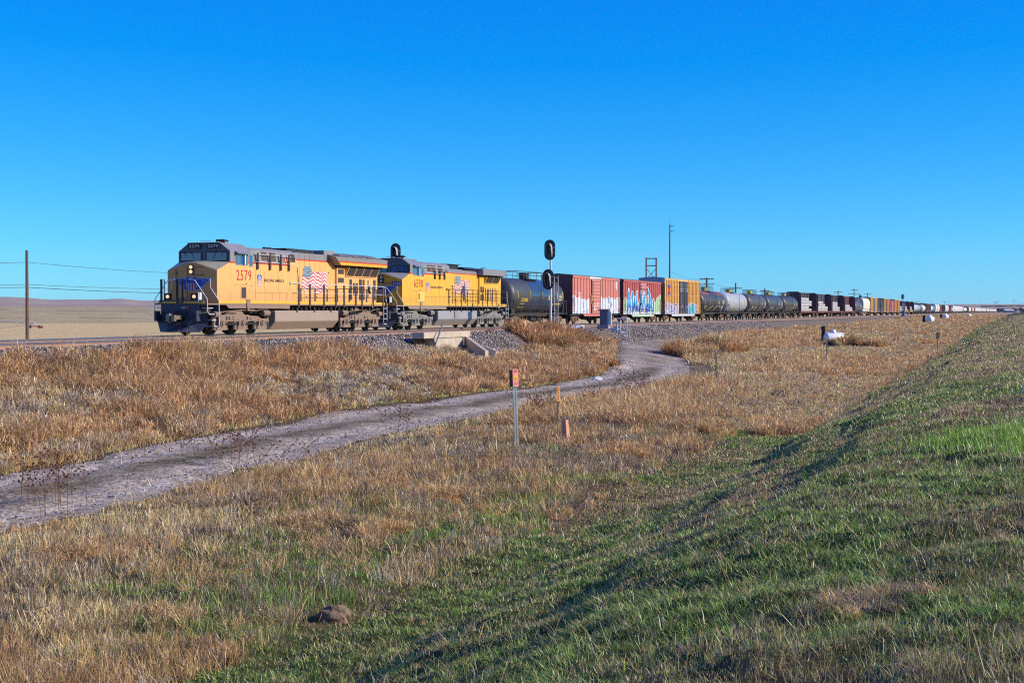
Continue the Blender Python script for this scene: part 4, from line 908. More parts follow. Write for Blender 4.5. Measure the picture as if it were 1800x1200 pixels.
# -- tank cars
def tank_car(s, L, colname, base, r_, label, cat='tank car', lab_rgb=(.75, .5, .03), dome=None, band=None, detail=2, grime=.3, rust=False, zc=None, txt=None, group='freight cars of the long train'):
    root = car_root('tank_car', s, label, cat, group)
    zc = zc or (1.0 + r_); q0, q1 = 1.0, L - 1.0; e = .55
    m = paint('tank_' + colname, base, rough=.45, grime=grime, dust=(.14, .1, .08), streak=.25); n = 32 if detail else 16
    prof = [(r_ * math.sin(t), q0 + e - e * math.cos(t)) for t in np.linspace(.05, math.pi / 2, 6)] + [(r_ * math.sin(t), q1 - e + e * math.cos(t)) for t in np.linspace(math.pi / 2, .05, 6)]
    b = MB(); b.lathe([(a, h) for a, h in prof], (0, 0, zc), 0, n); tk = b.build('tank', m, root, smooth=True)
    if band:
        b = MB(); b.lathe([(r_ + .008, band[0]), (r_ + .008, band[1])], (0, 0, zc), 0, n); bd = b.build('tank_jacket', paint('tank_gloss_' + colname, (.03, .05, .09), rough=.16, grime=.12), tk, smooth=True)
    if rust:
        for qa, qb in ((q0 + .9, q0 + 5.2), (q1 - 5.4, q1 - 1.0)):
            b = MB(); A = []; B = []
            for t in np.linspace(R(38), R(120), 10): A.append((qa + .3 * math.sin(t * 9), (r_ + .01) * math.cos(t), zc + (r_ + .01) * math.sin(t))); B.append((qb + .3 * math.cos(t * 7), (r_ + .01) * math.cos(t), zc + (r_ + .01) * math.sin(t)))
            for i in range(9): b.face([A[i], A[i + 1], B[i + 1], B[i]])
            b.build('rust_patch', paint('tank_rust', (.22, .055, .025), grime=.5), tk)
    c = L / 2; b = MB()
    b.box(.5, L - .5, -.3, .3, .75, 1.05); b.box(.5, 2.3, -1.4, 1.4, .95, 1.02); b.box(L - 2.3, L - .5, -1.4, 1.4, .95, 1.02)
    for sg in (-1, 1): b.box(2.0, L - 2.0, sg * 1.32, sg * 1.4, .93, 1.05)
    b.box(0, .5, -.1, .1, .72, .92); b.box(L - .5, L, -.1, .1, .72, .92)
    for q in (2.4, L - 2.4): b.box(q - .3, q + .3, -.95, .95, .95, zc - r_ * .75)
    if detail:
        for sg in (-1, 1):
            for q in (3.6, c - 2, c + 2, L - 3.6): b.tube([(q - .5, sg * 1.38, 1.0), (q, sg * r_ * .86, zc - r_ * .5)], .03, 4)
        b.box(c - .8, c + .5, -.5, .8, .45, .8); b.cyl((c + 1, .6, .6), (c + 2, .6, .6), .18)
    b.build('frame', mk_dark, root)
    # dome, platform
    zt = zc + r_
    dm = plain('dome_' + colname, dome, .5) if dome else mk_black
    b = MB(); b.cyl((c - .2, 0, zt - .1), (c - .2, 0, zt + (.42 if dome else .5)), .42 if detail else .5, 14); b.cyl((c - .2, 0, zt + .4), (c - .2, 0, zt + .47), .46, 14); b.build('dome', dm, root)
    if detail:
        zp = zt - .05; b = MB(); b.box(c - 1.7, c + 1.4, -.75, .75, zp, zp + .05) ; b.build('platform', mk_dark, root)
        b = MB(); H = .62; QA, QB = (c - 4.0, c + 2.4) if detail == 2 and r_ > 1.3 and band else (c - 1.9, c + 1.7)
        for sg in (-1, 1):
            for k in range(5):
                q = QA + k * (QB - QA) / 4; b.tube([(q, sg * .75, zp), (q, sg * .75, zp + H)], .025, 4)
            for z in (.55, 1.0): b.tube([(QA, sg * .75, zp + H * z), (QB, sg * .75, zp + H * z)], .025, 4)
        for q in (QA, QB): b.tube([(q, -.75, zp + H), (q, .75, zp + H)], .025, 4)
        b.build('railing', plain('railing_dark', (.05, .06, .055), .6), root)
        ladder(root, c + .1, r_ + .1, 1.0, zt - .2, mk_dark, .5, 8)
        b = MB()
        for q in (.75, L - .75): b.tube([(q, 1.4, .95), (q, 1.4, 2.1), (q + (.7 if q < 5 else -.7), 1.4, 2.1), (q + (1.1 if q < 5 else -1.1), 1.4, .95)], .025, 4)
        b.build('end_railing', plain('railing_dark', (.05, .06, .055), .6), root)
        # markings bent on to the shell
        def marks(Q, Z):
            kp = np.zeros(len(Q), bool); col = np.tile(np.array([lab_rgb], float), (len(Q), 1)); zz = Z - zc
            for q in (2.2, 5.3, 8.4, L - 5.4, L - 3.4, L - 1.9): kp |= (np.abs(Q - q - .35 * zz * zz * 0) < .045) & (np.abs(zz - .1) < .3)
            kp |= (Q > 3.0) & (Q < 4.0) & (Z > zc - .68) & (Z < zc - .62) & (((Q * 9).astype(int) % 4) > 0)
            kp |= (Q > 2.9) & (Q < 4.3) & (Z > zc - .95) & (Z < zc - .9) & (((Q * 9).astype(int) % 4) > 0); kp |= (Q > L - 5.8) & (Q < L - 5.3) & (np.abs(zz + .1) < .2)
            kp |= (Q > L - 3.9) & (Q < L - 2.3) & (Z > zc - .66) & (Z < zc - .57) & (((Q * 9).astype(int) % 5) > 0)
            w2 = (Q > L - 2.9) & (Q < L - 2.2) & (np.abs(zz + .1) < .3) & (((Z * 12).astype(int) % 3) > 0); col[w2] = (.5, .5, .5); kp |= w2
            if detail == 1:
                g = (vn(Q * 1.1 + len(colname) * 7, Z * 1.6, 25) > .62) & (zz < -.45) & (zz > -1.15) & (np.sin(Q * 9 + Z * 12) > .0); col[g] = (.55, .56, .58); kp |= g
                g = (np.abs(Q - 7 - (Z - zc)) < .22) & (zz < -.6) & (zz > -1.1); col[g] = (.7, .55, .05); kp |= g
            return col, kp
        painted('shell_marking', 1.8, L - 1.7, zc - 1.2, zc + .45, .035, marks, lambda q, z: (-q, np.sqrt((r_ + .015) ** 2 - (z - zc) ** 2), z), mk_decal, tk)
        if txt:
            t = text_part('reporting_mark', txt, 3.1, zc - .48, 1.55, .3, 0, plain('mark_' + colname, lab_rgb, .5), tk, off=.02)
            for v in t.data.vertices: v.co.y = math.sqrt((r_ + .014) ** 2 - (v.co.z - zc) ** 2)
    freight_truck(root, 2.35, detail); freight_truck(root, L - 2.35, detail)
    return root
tank_car(103.6, 15.7, 'black', (.045, .05, .06), 1.42, 'black tank car with a glossy blue-reflecting middle, coupled behind the second locomotive', band=(5.7, 10.4), zc=2.42, txt='UTLX 00804')
T5 = [(174.4, 16.4, 'charcoal', (.04, .037, .04), (.5, .42, .18), True, 'first of the five short tank cars, charcoal with rusty red shoulders'),
      (190.9, 16.4, 'pale_grey', (.40, .42, .46), (.55, .45, .12), False, 'pale grey tank car with a yellow dome, between two dark tank cars'),
      (207.4, 16.4, 'brown_grey', (.065, .058, .065), (.65, .52, .02), False, 'brownish dark tank car with a bright yellow dome and orange lettering'),
      (223.9, 16.4, 'blue_black', (.04, .055, .085), (.65, .5, .02), False, 'glossy blue-black tank car, fourth of the five behind the yellow boxcar'),
      (240.4, 16.6, 'olive_black', (.04, .043, .045), (.55, .47, .33), False, 'dull black tank car with a cream dome, next to the lumber cars')]
for s, L, nm, bc, dc, ru, lb in T5: tank_car(s, L, nm, bc, 1.42, lb, dome=dc, detail=1, rust=ru, zc=2.4, lab_rgb=(.6, .4, .1))

# -- centre-beam flatcars with wrapped lumber
mk_wrap = paint('lumber_wrap', (.50, .47, .47), rough=.6, grime=.25, dust=(.3, .27, .25), streak=.1)
def centerbeam(s, L, label, panel, deck, detail=1):
    r = car_root('centerbeam_flatcar', s, label, 'flatcar')
    b = MB(); b.box(.6, L - .6, -1.45, 1.45, 1.0, 1.15); b.box(.6, L - .6, -.3, .3, .75, 1.0)
    for k in range(int((L - 1.4) / 1.2)): b.box(1.0 + k * 1.2, 1.12 + k * 1.2, 1.45, 1.5, .85, 1.35)
    b.build('deck', deck, r)
    b = MB(); b.box(1.0, L - 1.0, -.06, .06, 1.15, 4.65); b.box(1.0, L - 1.0, -.2, .2, 4.55, 4.7)
    b.build('centre_beam', panel, r)
    if detail:
        b = MB()
        for k in range(10): q = 1.5 + k * (L - 3) / 9; b.box(q - .05, q + .05, .06, .16, 1.15, 4.55)
        for z in (2.3, 3.5): b.box(1.2, L - 1.2, .06, .1, z, z + .06)
        b.build('beam_strut', panel, r)
    for q in (.6, L - .9):
        b = MB(); b.prism([(-1.48, 1.15), (1.48, 1.15), (1.48, 4.3), (.9, 4.75), (-.9, 4.75), (-1.48, 4.3)], 0, q, q + .3); b.build('bulkhead', paint('bulkhead_maroon', (.09, .035, .04)), r)
    b = MB(); b.box(0, .6, -.1, .1, .72, .92); b.box(L - .6, L, -.1, .1, .72, .92); b.build('coupler', mk_dark, r)
    freight_truck(r, 2.3, detail); freight_truck(r, L - 2.3, detail)
    return r
_ln = ['bottom', 'second', 'third', 'fourth', 'topmost']
_on = ['first', 'second', 'third', 'fourth', 'fifth', 'sixth', 'seventh']
bundle0 = {}
def bundles(s, car_idx, rows, w_=3.5, h=.5, q0=1.3):
    """rows: per layer list of (start, length)"""
    for k, row in enumerate(rows):
        for j, (a, ln) in enumerate(row):
            key = round(ln, 1)
            if key not in bundle0:
                m = MB(); m.box(0, ln, .2, 1.42, 0, h - .07); m.box(.4, .5, .18, 1.435, -.03, h - .06); m.box(ln - .5, ln - .4, .18, 1.435, -.03, h - .06); m.box(ln / 2 - .05, ln / 2 + .05, .18, 1.435, -.03, h - .06)
                bundle0[key] = m.mesh('lumber_bundle', mk_wrap)
            o = link_mesh('lumber_bundle', bundle0[key]); dq = q0 + a; p = at_track(s + dq); o.location = (p[0], p[1], 1.185 + k * h + .03); o.rotation_euler = (0, 0, RZ)
            tag(o, 'wrapped lumber bundle on the %s lumber car, %s layer, %s from the left' % (_on[car_idx], _ln[k], _on[j]), 'lumber bundle', 'wrapped lumber bundles on the flatcars')
pan_b = paint('beam_bluegrey', (.055, .065, .10)); pan_d = paint('beam_dark', (.04, .035, .05)); pan_p = paint('beam_purple', (.12, .035, .055)); dk_r = paint('deck_redbrown', (.30, .10, .07), dust=(.5, .3, .22), grime=.6)
centerbeam(258.6, 22.6, 'centre-beam flatcar with a dark blue-grey panel and the tallest lumber stack', pan_d, dk_r)
bundles(258.6, 0, [[(0, 4.8), (4.9, 4.8), (9.8, 3.6)], [(0, 4.8), (4.9, 4.8)], [(0, 4.8), (4.9, 4.8), (9.8, 3.6)], [(0, 4.8), (4.9, 4.8), (9.8, 3.6)], [(0, 4.8), (4.9, 4.8)]])
centerbeam(281.4, 22.6, 'centre-beam flatcar with a navy panel and a stepped pyramid of lumber', pan_b, dk_r)
bundles(281.4, 1, [[(0, 4.8), (4.9, 4.8), (9.8, 4.8)], [(0, 4.8), (4.9, 4.8), (9.8, 4.8)], [(.8, 4.8), (5.7, 4.8)], [(0, 4.8), (4.9, 2.6)]])
centerbeam(304.2, 22.6, 'centre-beam flatcar with white scribbles on its dark panel', pan_d, dk_r)
bundles(304.2, 2, [[(0, 4.8), (4.9, 4.8), (9.8, 2.6)], [(0, 4.8), (4.9, 4.8), (9.8, 2.6)], [(0, 4.8), (4.9, 3.6)], [(0, 4.8), (4.9, 3.6)]])
centerbeam(327.0, 22.4, 'centre-beam flatcar with a plum coloured panel and a low lumber stack', pan_p, dk_r)
bundles(327.0, 3, [[(.6, 4.8), (5.5, 4.8), (10.4, 4.8)], [(.6, 4.8), (5.5, 4.8), (10.4, 3.6)], [(.6, 4.8), (5.5, 3.6)]])

# -- mid and far cars
def simple_box(s, L, base, label, door=None, z1=4.4, detail=1, roof=(.12, .1, .1), kind='boxcar', group='freight cars of the long train', far=False, nm=None):
    r = car_root(kind, s, label, kind, group); key = nm or 'c%02d%02d%02d' % tuple(int(x * 99) for x in base)
    m = paint('car_' + key, base, rough=.55, grime=.4, low=(.8, 2.4, .45), dust=(.42, .33, .32)); rf = paint('carroof_' + key, roof)
    b = MB(); b.box(.6, L - .6, -1.5, 1.5, .9, z1)
    for k in range(int((L - 1.4) / 1.1)): b.box(.8 + k * 1.1, .95 + k * 1.1, 1.5, 1.55, .95, z1 - .1)
    b.build('body', m, r)
    b = MB(); b.prism([(-1.53, z1 + .005), (1.53, z1 + .005), (0, z1 + .18)], 0, .55, L - .55); b.build('roof', rf, r)
    if door:
        b = MB(); c = L / 2; b.box(c - 1.5, c - .03, 1.56, 1.62, 1.0, z1 - .15); b.build('door', paint('cardoor_%s' % key, door, grime=.2), r); b = MB(); b.box(c + .03, c + 1.5, 1.56, 1.62, 1.0, z1 - .15); b.build('door', paint('cardoor_%s' % key, door, grime=.2), r)
    b = MB(); b.box(0, L, -.2, .2, .7, .9); b.build('underframe', mk_dark, r)
    freight_truck(r, 2.3, detail); freight_truck(r, L - 2.3, detail)
    return r
def hopper(s, L, base, label, detail=1, group='freight cars of the long train', curved=True):
    r = car_root('covered_hopper', s, label, 'covered hopper', group); key = 'h%02d%02d%02d' % tuple(int(x * 99) for x in base)
    m = paint('car_' + key, base, rough=.5, grime=.35, streak=.35, low=(.8, 2.0, .5), dust=(.45, .38, .32))
    sec = [(-1.25, 1.35), (1.25, 1.35), (1.5, 1.9), (1.56, 2.8), (1.5, 3.7), (1.15, 4.35), (.6, 4.6), (-.6, 4.6), (-1.15, 4.35), (-1.5, 3.7), (-1.56, 2.8), (-1.5, 1.9)]
    b = MB(); b.prism(sec, 0, 1.3, L - 1.3)
    for k in range(3): c = 1.3 + (L - 2.6) * (k + .5) / 3; w2 = (L - 2.6) / 6; b.loft([(c - w2 * .9, -1.2, 1.35), (c + w2 * .9, -1.2, 1.35), (c + w2 * .9, 1.2, 1.35), (c - w2 * .9, 1.2, 1.35)], [(c - .5, -.6, .45), (c + .5, -.6, .45), (c + .5, .6, .45), (c - .5, .6, .45)])
    for q in (.7, L - .95): b.box(q, q + .25, -1.35, 1.35, 1.0, 1.35); 
    b.box(.6, L - .6, -1.5, 1.5, 1.2, 1.36)
    b.build('body', m, r)
    b = MB(); b.box(1.0, L - 1.0, -.5, .5, 4.6, 4.68); b.box(.5, L - .5, -.25, .25, .7, .95)
    for q in (.7, L - .7): b.tube([(q, 1.3, 1.3), (q, 1.3, 4.4), (q, .5, 4.6)], .04, 4)
    b.build('walkway', mk_dark, r)
    freight_truck(r, 2.2, detail); freight_truck(r, L - 2.2, detail)
    return r
tank_car(349.6, 16, 'green_black', (.07, .08, .075), 1.42, 'dark tank car with an orange stained end, behind the lumber cars', detail=1, zc=2.4, rust=True)
hopper(365.8, 19, (.72, .70, .62), 'cream white hopper between a dark tank car and a yellow boxcar')
dkb = (.05, .065, .10); yl = (.68, .34, .05)
simple_box(385.0, 20, yl, 'yellow boxcar with dark doors right behind the cream hopper', dkb, 4.85, roof=(.2, .28, .4), nm='yA')
simple_box(405.2, 19, (.035, .05, .07), 'black boxcar with white scrawls, between two yellow boxcars', (.02, .02, .03), 4.4, roof=(.2, .28, .4), nm='blkA')
simple_box(424.4, 19, (.60, .30, .06), 'yellow boxcar between the black boxcar and the red one', dkb, 4.85, roof=(.2, .28, .4), nm='yB')
simple_box(443.6, 18.4, (.45, .12, .12), 'dusty red boxcar squeezed between two yellow boxcars', (.5, .16, .16), 4.4, roof=(.16, .2, .3), nm='rdA')
simple_box(462.2, 19.6, yl, 'last of the yellow boxcars, just left of the far signal mast', dkb, 4.85, roof=(.2, .28, .4), nm='yC')
pan_y = paint('beam_yellow', (.24, .13, .035)); pan_k = paint('beam_black', (.03, .03, .035))
centerbeam(482, 22.6, 'dark centre-beam lumber car behind the far signal mast', pan_b, dk_r); bundles(482, 4, [[(0, 4.8), (4.9, 4.8), (9.8, 3.6)], [(0, 4.8), (4.9, 4.8)], [(0, 4.8), (4.9, 3.6)]], h=.6)
centerbeam(505, 22.6, 'ochre centre-beam lumber car right of the far signal mast', pan_y, paint('deck_yellow', yl)); bundles(505, 5, [[(0, 4.8), (4.9, 4.8), (9.8, 4.8)], [(0, 4.8), (4.9, 4.8)], [(0, 4.8), (4.9, 3.6)]], h=.6)
centerbeam(528, 22.6, 'last centre-beam lumber car, black panel above a yellow deck', pan_k, paint('deck_yellow', yl)); bundles(528, 6, [[(0, 4.8), (4.9, 4.8), (9.8, 4.8)], [(0, 4.8), (4.9, 4.8)], [(0, 4.8), (4.9, 3.6)]], h=.6)
wht, gry, brn, red, org, blk, blu = (.72, .71, .68), (.45, .46, .48), (.14, .07, .05), (.42, .08, .08), (.6, .17, .07), (.04, .045, .06), (.25, .38, .55)
FAR = [('t', (.5, .55, .55), 'pale tank car with a round end, first behind the lumber cars'), ('t', (.3, .4, .52), 'blue-grey tank car right of the pale one'), ('t', (.13, .12, .12), 'dark grey tank car behind the blue-grey one'), ('t', wht, 'white tank car after the dark grey one'),
       ('b', brn, 'first of a pair of brown boxcars in the distance'), ('b', (.17, .09, .06), 'second of a pair of brown boxcars in the distance'), ('t', (.66, .64, .6), 'cream tank car right of the brown boxcars'), ('t', (.12, .2, .36), 'navy blue tank car in the distance'),
       ('h', wht, 'white hopper right of the navy tank car'), ('h', (.68, .69, .68), 'white hopper left of the orange-red boxcar'), ('b', org, 'orange-red boxcar, the brightest in the distance'), ('b', blk, 'black boxcar right of the orange-red one'), ('b', (.05, .05, .075), 'black boxcar left of the cream hoppers'),
       ('h', (.7, .68, .6), 'cream hopper right of the black boxcars'), ('h', (.66, .62, .58), 'cream hopper left of the far red boxcars'), ('b', red, 'far red boxcar, first of two'), ('b', (.4, .1, .1), 'far red boxcar, second of two'), ('t', wht, 'white tank car right of the far red boxcars')]
s = 551.0; random.seed(3)
for t, c, lb in FAR:
    L = 17 if t == 't' else 18.4
    if t == 't': tank_car(s, L, 'far%03d' % int(s), c, 1.45, lb, detail=0, zc=2.45)
    elif t == 'b': simple_box(s, L, c, lb, detail=0)
    else: hopper(s, L, c, lb, detail=0)
    s += L + .2
# the tail of the train, a few pixels high: copies
protos = {}
tail = ['h'] * 8 + ['g'] + ['w'] * 4 + ['d'] * 2 + ['h'] * 3 + ['o', 'y'] + ['h'] * 2 + ['r', 'r'] + ['h'] * 12 + ['k'] + ['h'] * 9 + ['o', 'r'] + ['h'] * 9 + ['r'] + ['h'] * 30
spec = {'h': ('h', wht, 'pale hopper in the distant tail of the train'), 'g': ('b', gry, 'grey boxcar in the distant tail of the train'), 'w': ('t', wht, 'white tank car in the distant tail of the train'), 'd': ('b', (.1, .08, .09), 'dark boxcar in the distant tail of the train'),
        'o': ('b', org, 'orange boxcar in the distant tail of the train'), 'y': ('b', (.6, .4, .1), 'ochre boxcar in the distant tail of the train'), 'r': ('b', (.45, .1, .08), 'red boxcar in the distant tail of the train'), 'k': ('b', (.3, .14, .1), 'brown boxcar in the distant tail of the train')}
uniq = {'w': ['first of four white tank cars in the distant tail', 'second of four white tank cars in the distant tail', 'third of four white tank cars in the distant tail', 'last of four white tank cars in the distant tail'],
        'd': ['dark boxcar right of the four distant white tank cars', 'second dark boxcar right of the four distant white tank cars'], 'o': ['orange boxcar left of the ochre one in the distant tail', 'farthest orange boxcar among the pale hoppers'],
        'r': ['left one of two red boxcars in the distant tail', 'right one of two red boxcars in the distant tail', 'red boxcar right of the farthest orange one', 'farthest red boxcar among the pale hoppers']}
for i, k in enumerate(tail):
    t, c, lb = spec[k]; L = 17 if t == 't' else 18.4; grp = spec[k][2] + 's'
    if k not in protos:
        o = tank_car(s, L, 'tail', c, 1.45, lb, detail=0, zc=2.45) if t == 't' else (simple_box(s, L, c, lb, detail=0) if t == 'b' else hopper(s, L, c, lb, detail=0))
        protos[k] = o
    else:
        src = protos[k]; o = src.copy(); COL.objects.link(o); p = at_track(s); o.location = p
        for ch in src.children:
            c2 = ch.copy(); COL.objects.link(c2); c2.parent = o
    if k in uniq: o['label'] = uniq[k].pop(0)
    o['group'] = grp; s += L + .2
# ------------------------------------------------------------------ line-side equipment
mk_alu = paint('aluminium', (.62, .66, .70), rough=.45, grime=.15, streak=.1); mk_mast = paint('mast_silver', (.66, .64, .68), rough=.5, grime=.2)
mk_wood = paint('pole_wood', (.16, .10, .07), rough=.95, dust=(.09, .06, .05)); mk_wire = plain('wire_dark', (.06, .09, .12), .7)
mk_sig = plain('signal_black', (.012, .02, .04), .5); mk_conc = paint('old_concrete', (.55, .46, .36), rough=.9, dust=(.22, .15, .10), grime=.6, streak=.4)
def stadium(w_, h, n=14, z0=0):
    r = w_ / 2; c = h / 2 - r; P = [(r * math.cos(t), c + r * math.sin(t)) for t in np.linspace(0, math.pi, n)] + [(r * math.cos(t), -c + r * math.sin(t)) for t in np.linspace(math.pi, 2 * math.pi, n)]
    return [(a, b + z0) for a, b in P]
def signal_head(root, z, y=0.0, x=.22, mk_sig=mk_sig):
    """disc faces local +x"""
    b = MB(False); P = stadium(.80, 1.46); b.prism([(p + y, q + z) for p, q in P], 0, x, x + .04); t = b.build('target', mk_sig, root)
    b = MB(False)
    # deep cowl, open at the bottom, longest at the top
    path = [(-.2, -.34), (-.22, .1), (-.17, .33), (-.03, .46), (.12, .42), (.2, .26), (.22, 0), (.22, -.3), (.2, -.5)]
    ln = [.12, .34, .42, .44, .42, .4, .34, .24, .14]
    for i in range(len(path) - 1):
        (a, c), (d, e) = path[i], path[i + 1]; l1, l2 = ln[i], ln[i + 1]
        for off in (0, .012): b.face([(x + .04, y + a * (1 - off), z + c * (1 - off)), (x + .04 + l1, y + a * (1 - off), z + c * (1 - off)), (x + .04 + l2, y + d * (1 - off), z + e * (1 - off)), (x + .04, y + d * (1 - off), z + e * (1 - off))])
    h = b.build('hood', plain('hood_grey', (.34, .34, .38), .6), t)
    b = MB(False)
    for zz in (.3, -.02, -.34): b.cyl((x + .03, y, z + zz), (x + .06, y, z + zz), .105, 14)
    b.build('lens', plain('lens_dark_red', (.05, .008, .008), .2), t)
    b = MB(False); b.box(x + .1, x + .13, y + .22, y + .38, z + .14, z + .17); b.box(x + .1, x + .13, y + .22, y + .38, z - .25, z - .22); b.build('hood_bracket', plain('bracket_pale', (.55, .55, .5), .5), t)
    b = MB(False); b.box(x - .14, x, y - .16, y + .16, z - .45, z + .4); b.build('lamp_housing', mk_sig, t)
def signal(u, s, heads, H, label, zb=None, scale=1, mat=None):
    zb = (ballast_z(u) if -45 < u < -29.5 else gz(u, s)) if zb is None else zb; p = W(u, s)
    r = empty('signal_mast', (p[0], p[1], zb - .1), RZ, label=label, cat='railway signal', group='railway signals beside the track')
    b = MB(False); b.cyl((0, 0, 0), (0, 0, H - zb), .085, 12); b.box(-.2, .2, -.2, .2, 0, .25)
    for z in (1.2, 2.3): b.cyl((0, 0, z), (0, 0, z + .12), .12, 10)
    b.build('mast', mk_mast, r)
    for z, y in heads: signal_head(r, z - zb + .1, y, mk_sig=mat or mk_sig)
    b = MB(False)
    for y in (.22, .5): b.tube([(-.15, y, .1), (-.15, y, H - zb - 1.4)], .018, 4)
    for k in range(14): z = .3 + k * .33; b.tube([(-.15, .22, z), (-.15, .5, z)], .014, 4) if z < H - zb - 1.4 else None
    for z in (1.5, 3.0): b.tube([(0, 0, z), (-.15, .3, z)], .02, 4)
    b.build('ladder', mk_alu, r); return r
signal(-31.6, 96.7, [(5.55, 0), (3.45, -.12)], 5.2, 6.3 and 'tall silver signal mast with two black oval heads beside the tank car', zb=-.6)
signal(-43.3, 96.0, [(5.45, 0)], 5.1, 'signal with one black oval head showing above the roof of the second locomotive', zb=-.5)
hz = plain('signal_hazy', (.22, .26, .36), .6)  # far signal heads: distance haze mixed into the black as blue-grey
signal(-31.2, 415, [(5.3, 0)], 4.9, 'distant signal mast with one haze-tinted oval head at the end of the yellow boxcars', zb=-.5, mat=hz)
signal(-43.4, 420, [(5.2, 0)], 4.9, 'distant haze-tinted signal disc behind the cream hopper', zb=-.5, mat=hz)

# equipment case and the steel stair platform by the first signal
def case(u, s, label, z=.1):
    p = W(u, s); r = empty('signal_case', (p[0], p[1], z - .3), RZ, label=label, cat='equipment case', group='railside equipment cases')
    b = MB(False); b.box(-.25, .25, -.34, .34, .3, 1.42); b.build('cabinet', plain('case_slate', (.12, .14, .19), .5), r, bevel=.02)
    b = MB(False); b.box(-.32, .32, -.42, .42, 1.42, 1.56); b.build('lid', plain('lid_grey', (.26, .24, .27), .6), r)
    b = MB(False); b.box(.0, .16, .36, .58, .25, 1.35); b.cyl((.08, .46, 1.35), (.08, .46, 1.62), .07); b.build('conduit_box', plain('conduit_pale', (.55, .66, .74), .4), r)
    b = MB(False); b.box(-.3, .4, -.5, .4, 0, .3); b.build('base', plain('base_grey', (.28, .27, .3), .8), r); return r
def stairs(u, s, label, z=-.2):
    p = W(u, s); r = empty('steel_stair', (p[0], p[1], z - .1), RZ, label=label, cat='steel stair', group='steel stairs down the ballast')
    # local +y leads down the bank
    b = MB(False); b.box(-.45, .45, -1.6, .0, .0, .06); b.box(-.48, -.44, -1.6, 0, -.1, .08); b.box(.44, .48, -1.6, 0, -.1, .08); b.build('platform', mk_alu, r)
    for x in (-.46, .46):
        b = MB(False); b.tube([(x, -1.1, -.5), (x, -1.1, .55), (x, 0, .6), (x, 0, -.9)], .03, 5); b.tube([(x, .08, -1.2), (x, .08, .9), (x, .85, .9), (x, .85, -1.2)], .045, 5); b.tube([(x, -1.1, .1), (x, 0, .1)], .02, 5); b.tube([(x, .08, -.1), (x, .85, -.15)], .025, 5); b.build('rail', mk_alu, r)
    for k in range(4): b = MB(False); b.box(-.42, .42, .1 + k * .2, .38 + k * .2, -.25 - k * .26, -.21 - k * .26); b.build('step', mk_alu, r)
    b = MB(False); b.tube([(-.46, .85, .9), (.46, .85, .9)], .045, 5); b.box(.42, .5, .2, .9, -1.25, -1.0); b.build('cross_bar', mk_alu, r)
    b = MB(False); b.box(.50, .52, -1.0, -.1, -.62, .02); b.build('white_panel', plain('panel_white', (.78, .78, .76), .5), r); return r
case(-31.4, 110.0, 'slate grey equipment case on the ballast in front of the salmon boxcar')
stairs(-31.0, 112.6, 'aluminium stair with railings going down the ballast beside the grey case')
p = W(-31.3, 101.5); b = MB(False); b.box(-1.6, 1.6, -.3, .3, 0, .05); b.box(-1.5, -1.3, -.3, .3, -.2, 0); b.box(1.3, 1.5, -.3, .3, -.2, 0)
o = b.build('cable_cover', mk_alu); o.location = (p[0], p[1], -.02); o.rotation_euler = (0, R(4), RZ); tag(o, 'low silver cable cover lying on the ballast left of the slate case', 'cable cover')
case(-30.6, 408, 'small equipment case beside the distant signal mast'); stairs(-31.0, 425, 'distant aluminium stair right of the far signal mast')

# culvert
def culvert():
    r = empty('concrete_culvert', (0, 0, 0), 0, label='pale concrete culvert headwall with a sloping wing wall under the near rail', cat='culvert')
    def sb(nm, P, Q, mat=mk_conc): b = MB(False); b.loft(P, Q); return b.build(nm, mat, r, bevel=.02)
    u0, u1 = -31.0, -30.3
    sb('cap_beam', [W(u0, 70.7, -.30), W(u1, 70.7, -.30), W(u1, 70.7, .03), W(u0, 70.7, .03)], [W(u0, 77.6, -.30), W(u1, 77.6, -.30), W(u1, 77.6, .03), W(u0, 77.6, .03)])
    sb('front_wall', [W(-31.0, 72.3, -.302), W(-30.38, 72.3, -.302), W(-30.38, 76.5, -.302), W(-31.0, 76.5, -.302)], [W(-31.0, 73.2, -2.3), W(-30.2, 73.2, -2.3), W(-30.2, 76.5, -2.3), W(-31.0, 76.5, -2.3)])
    sb('wing_wall', [W(-30.4, 76.9, -.25), W(-30.4, 77.4, -.25), W(-30.4, 77.4, -2.3), W(-30.4, 76.9, -2.3)], [W(-27.6, 72.9, -1.0), W(-27.6, 73.4, -1.0), W(-27.6, 73.4, -2.4), W(-27.6, 72.9, -2.4)])
    b = MB(False); q = [W(-30.98, 70.8, -.31), W(-30.98, 77.4, -.31), W(-30.98, 77.4, -2.3), W(-30.98, 70.8, -2.3)]; b.face(q); b.build('culvert_shade_wall', plain('shade_dark_concrete', (.10, .08, .065), .9), r)  # dark face behind the front wall, shadow under the beam painted as its colour
culvert()
b = MB(False); a = W(-30.0, 71.6, -.6); c = W(-30.1, 72.9, .5); b.cyl(a, c, .05, 6); tag(b.build('leaning_post', plain('post_steel', (.12, .15, .2), .5)), 'dark steel post leaning against the left end of the concrete culvert', 'post')
p = W(-28.6, 76.5); b = MB(False); b.box(-1.3, 1.3, -.5, .5, -.15, .15); o = b.build('concrete_slab', mk_conc, bevel=.03); o.location = (p[0], p[1], -1.15); o.rotation_euler = (R(-22), R(-6), RZ + R(12)); tag(o, 'tan concrete slab lying on the ballast just right of the culvert wing wall', 'slab')

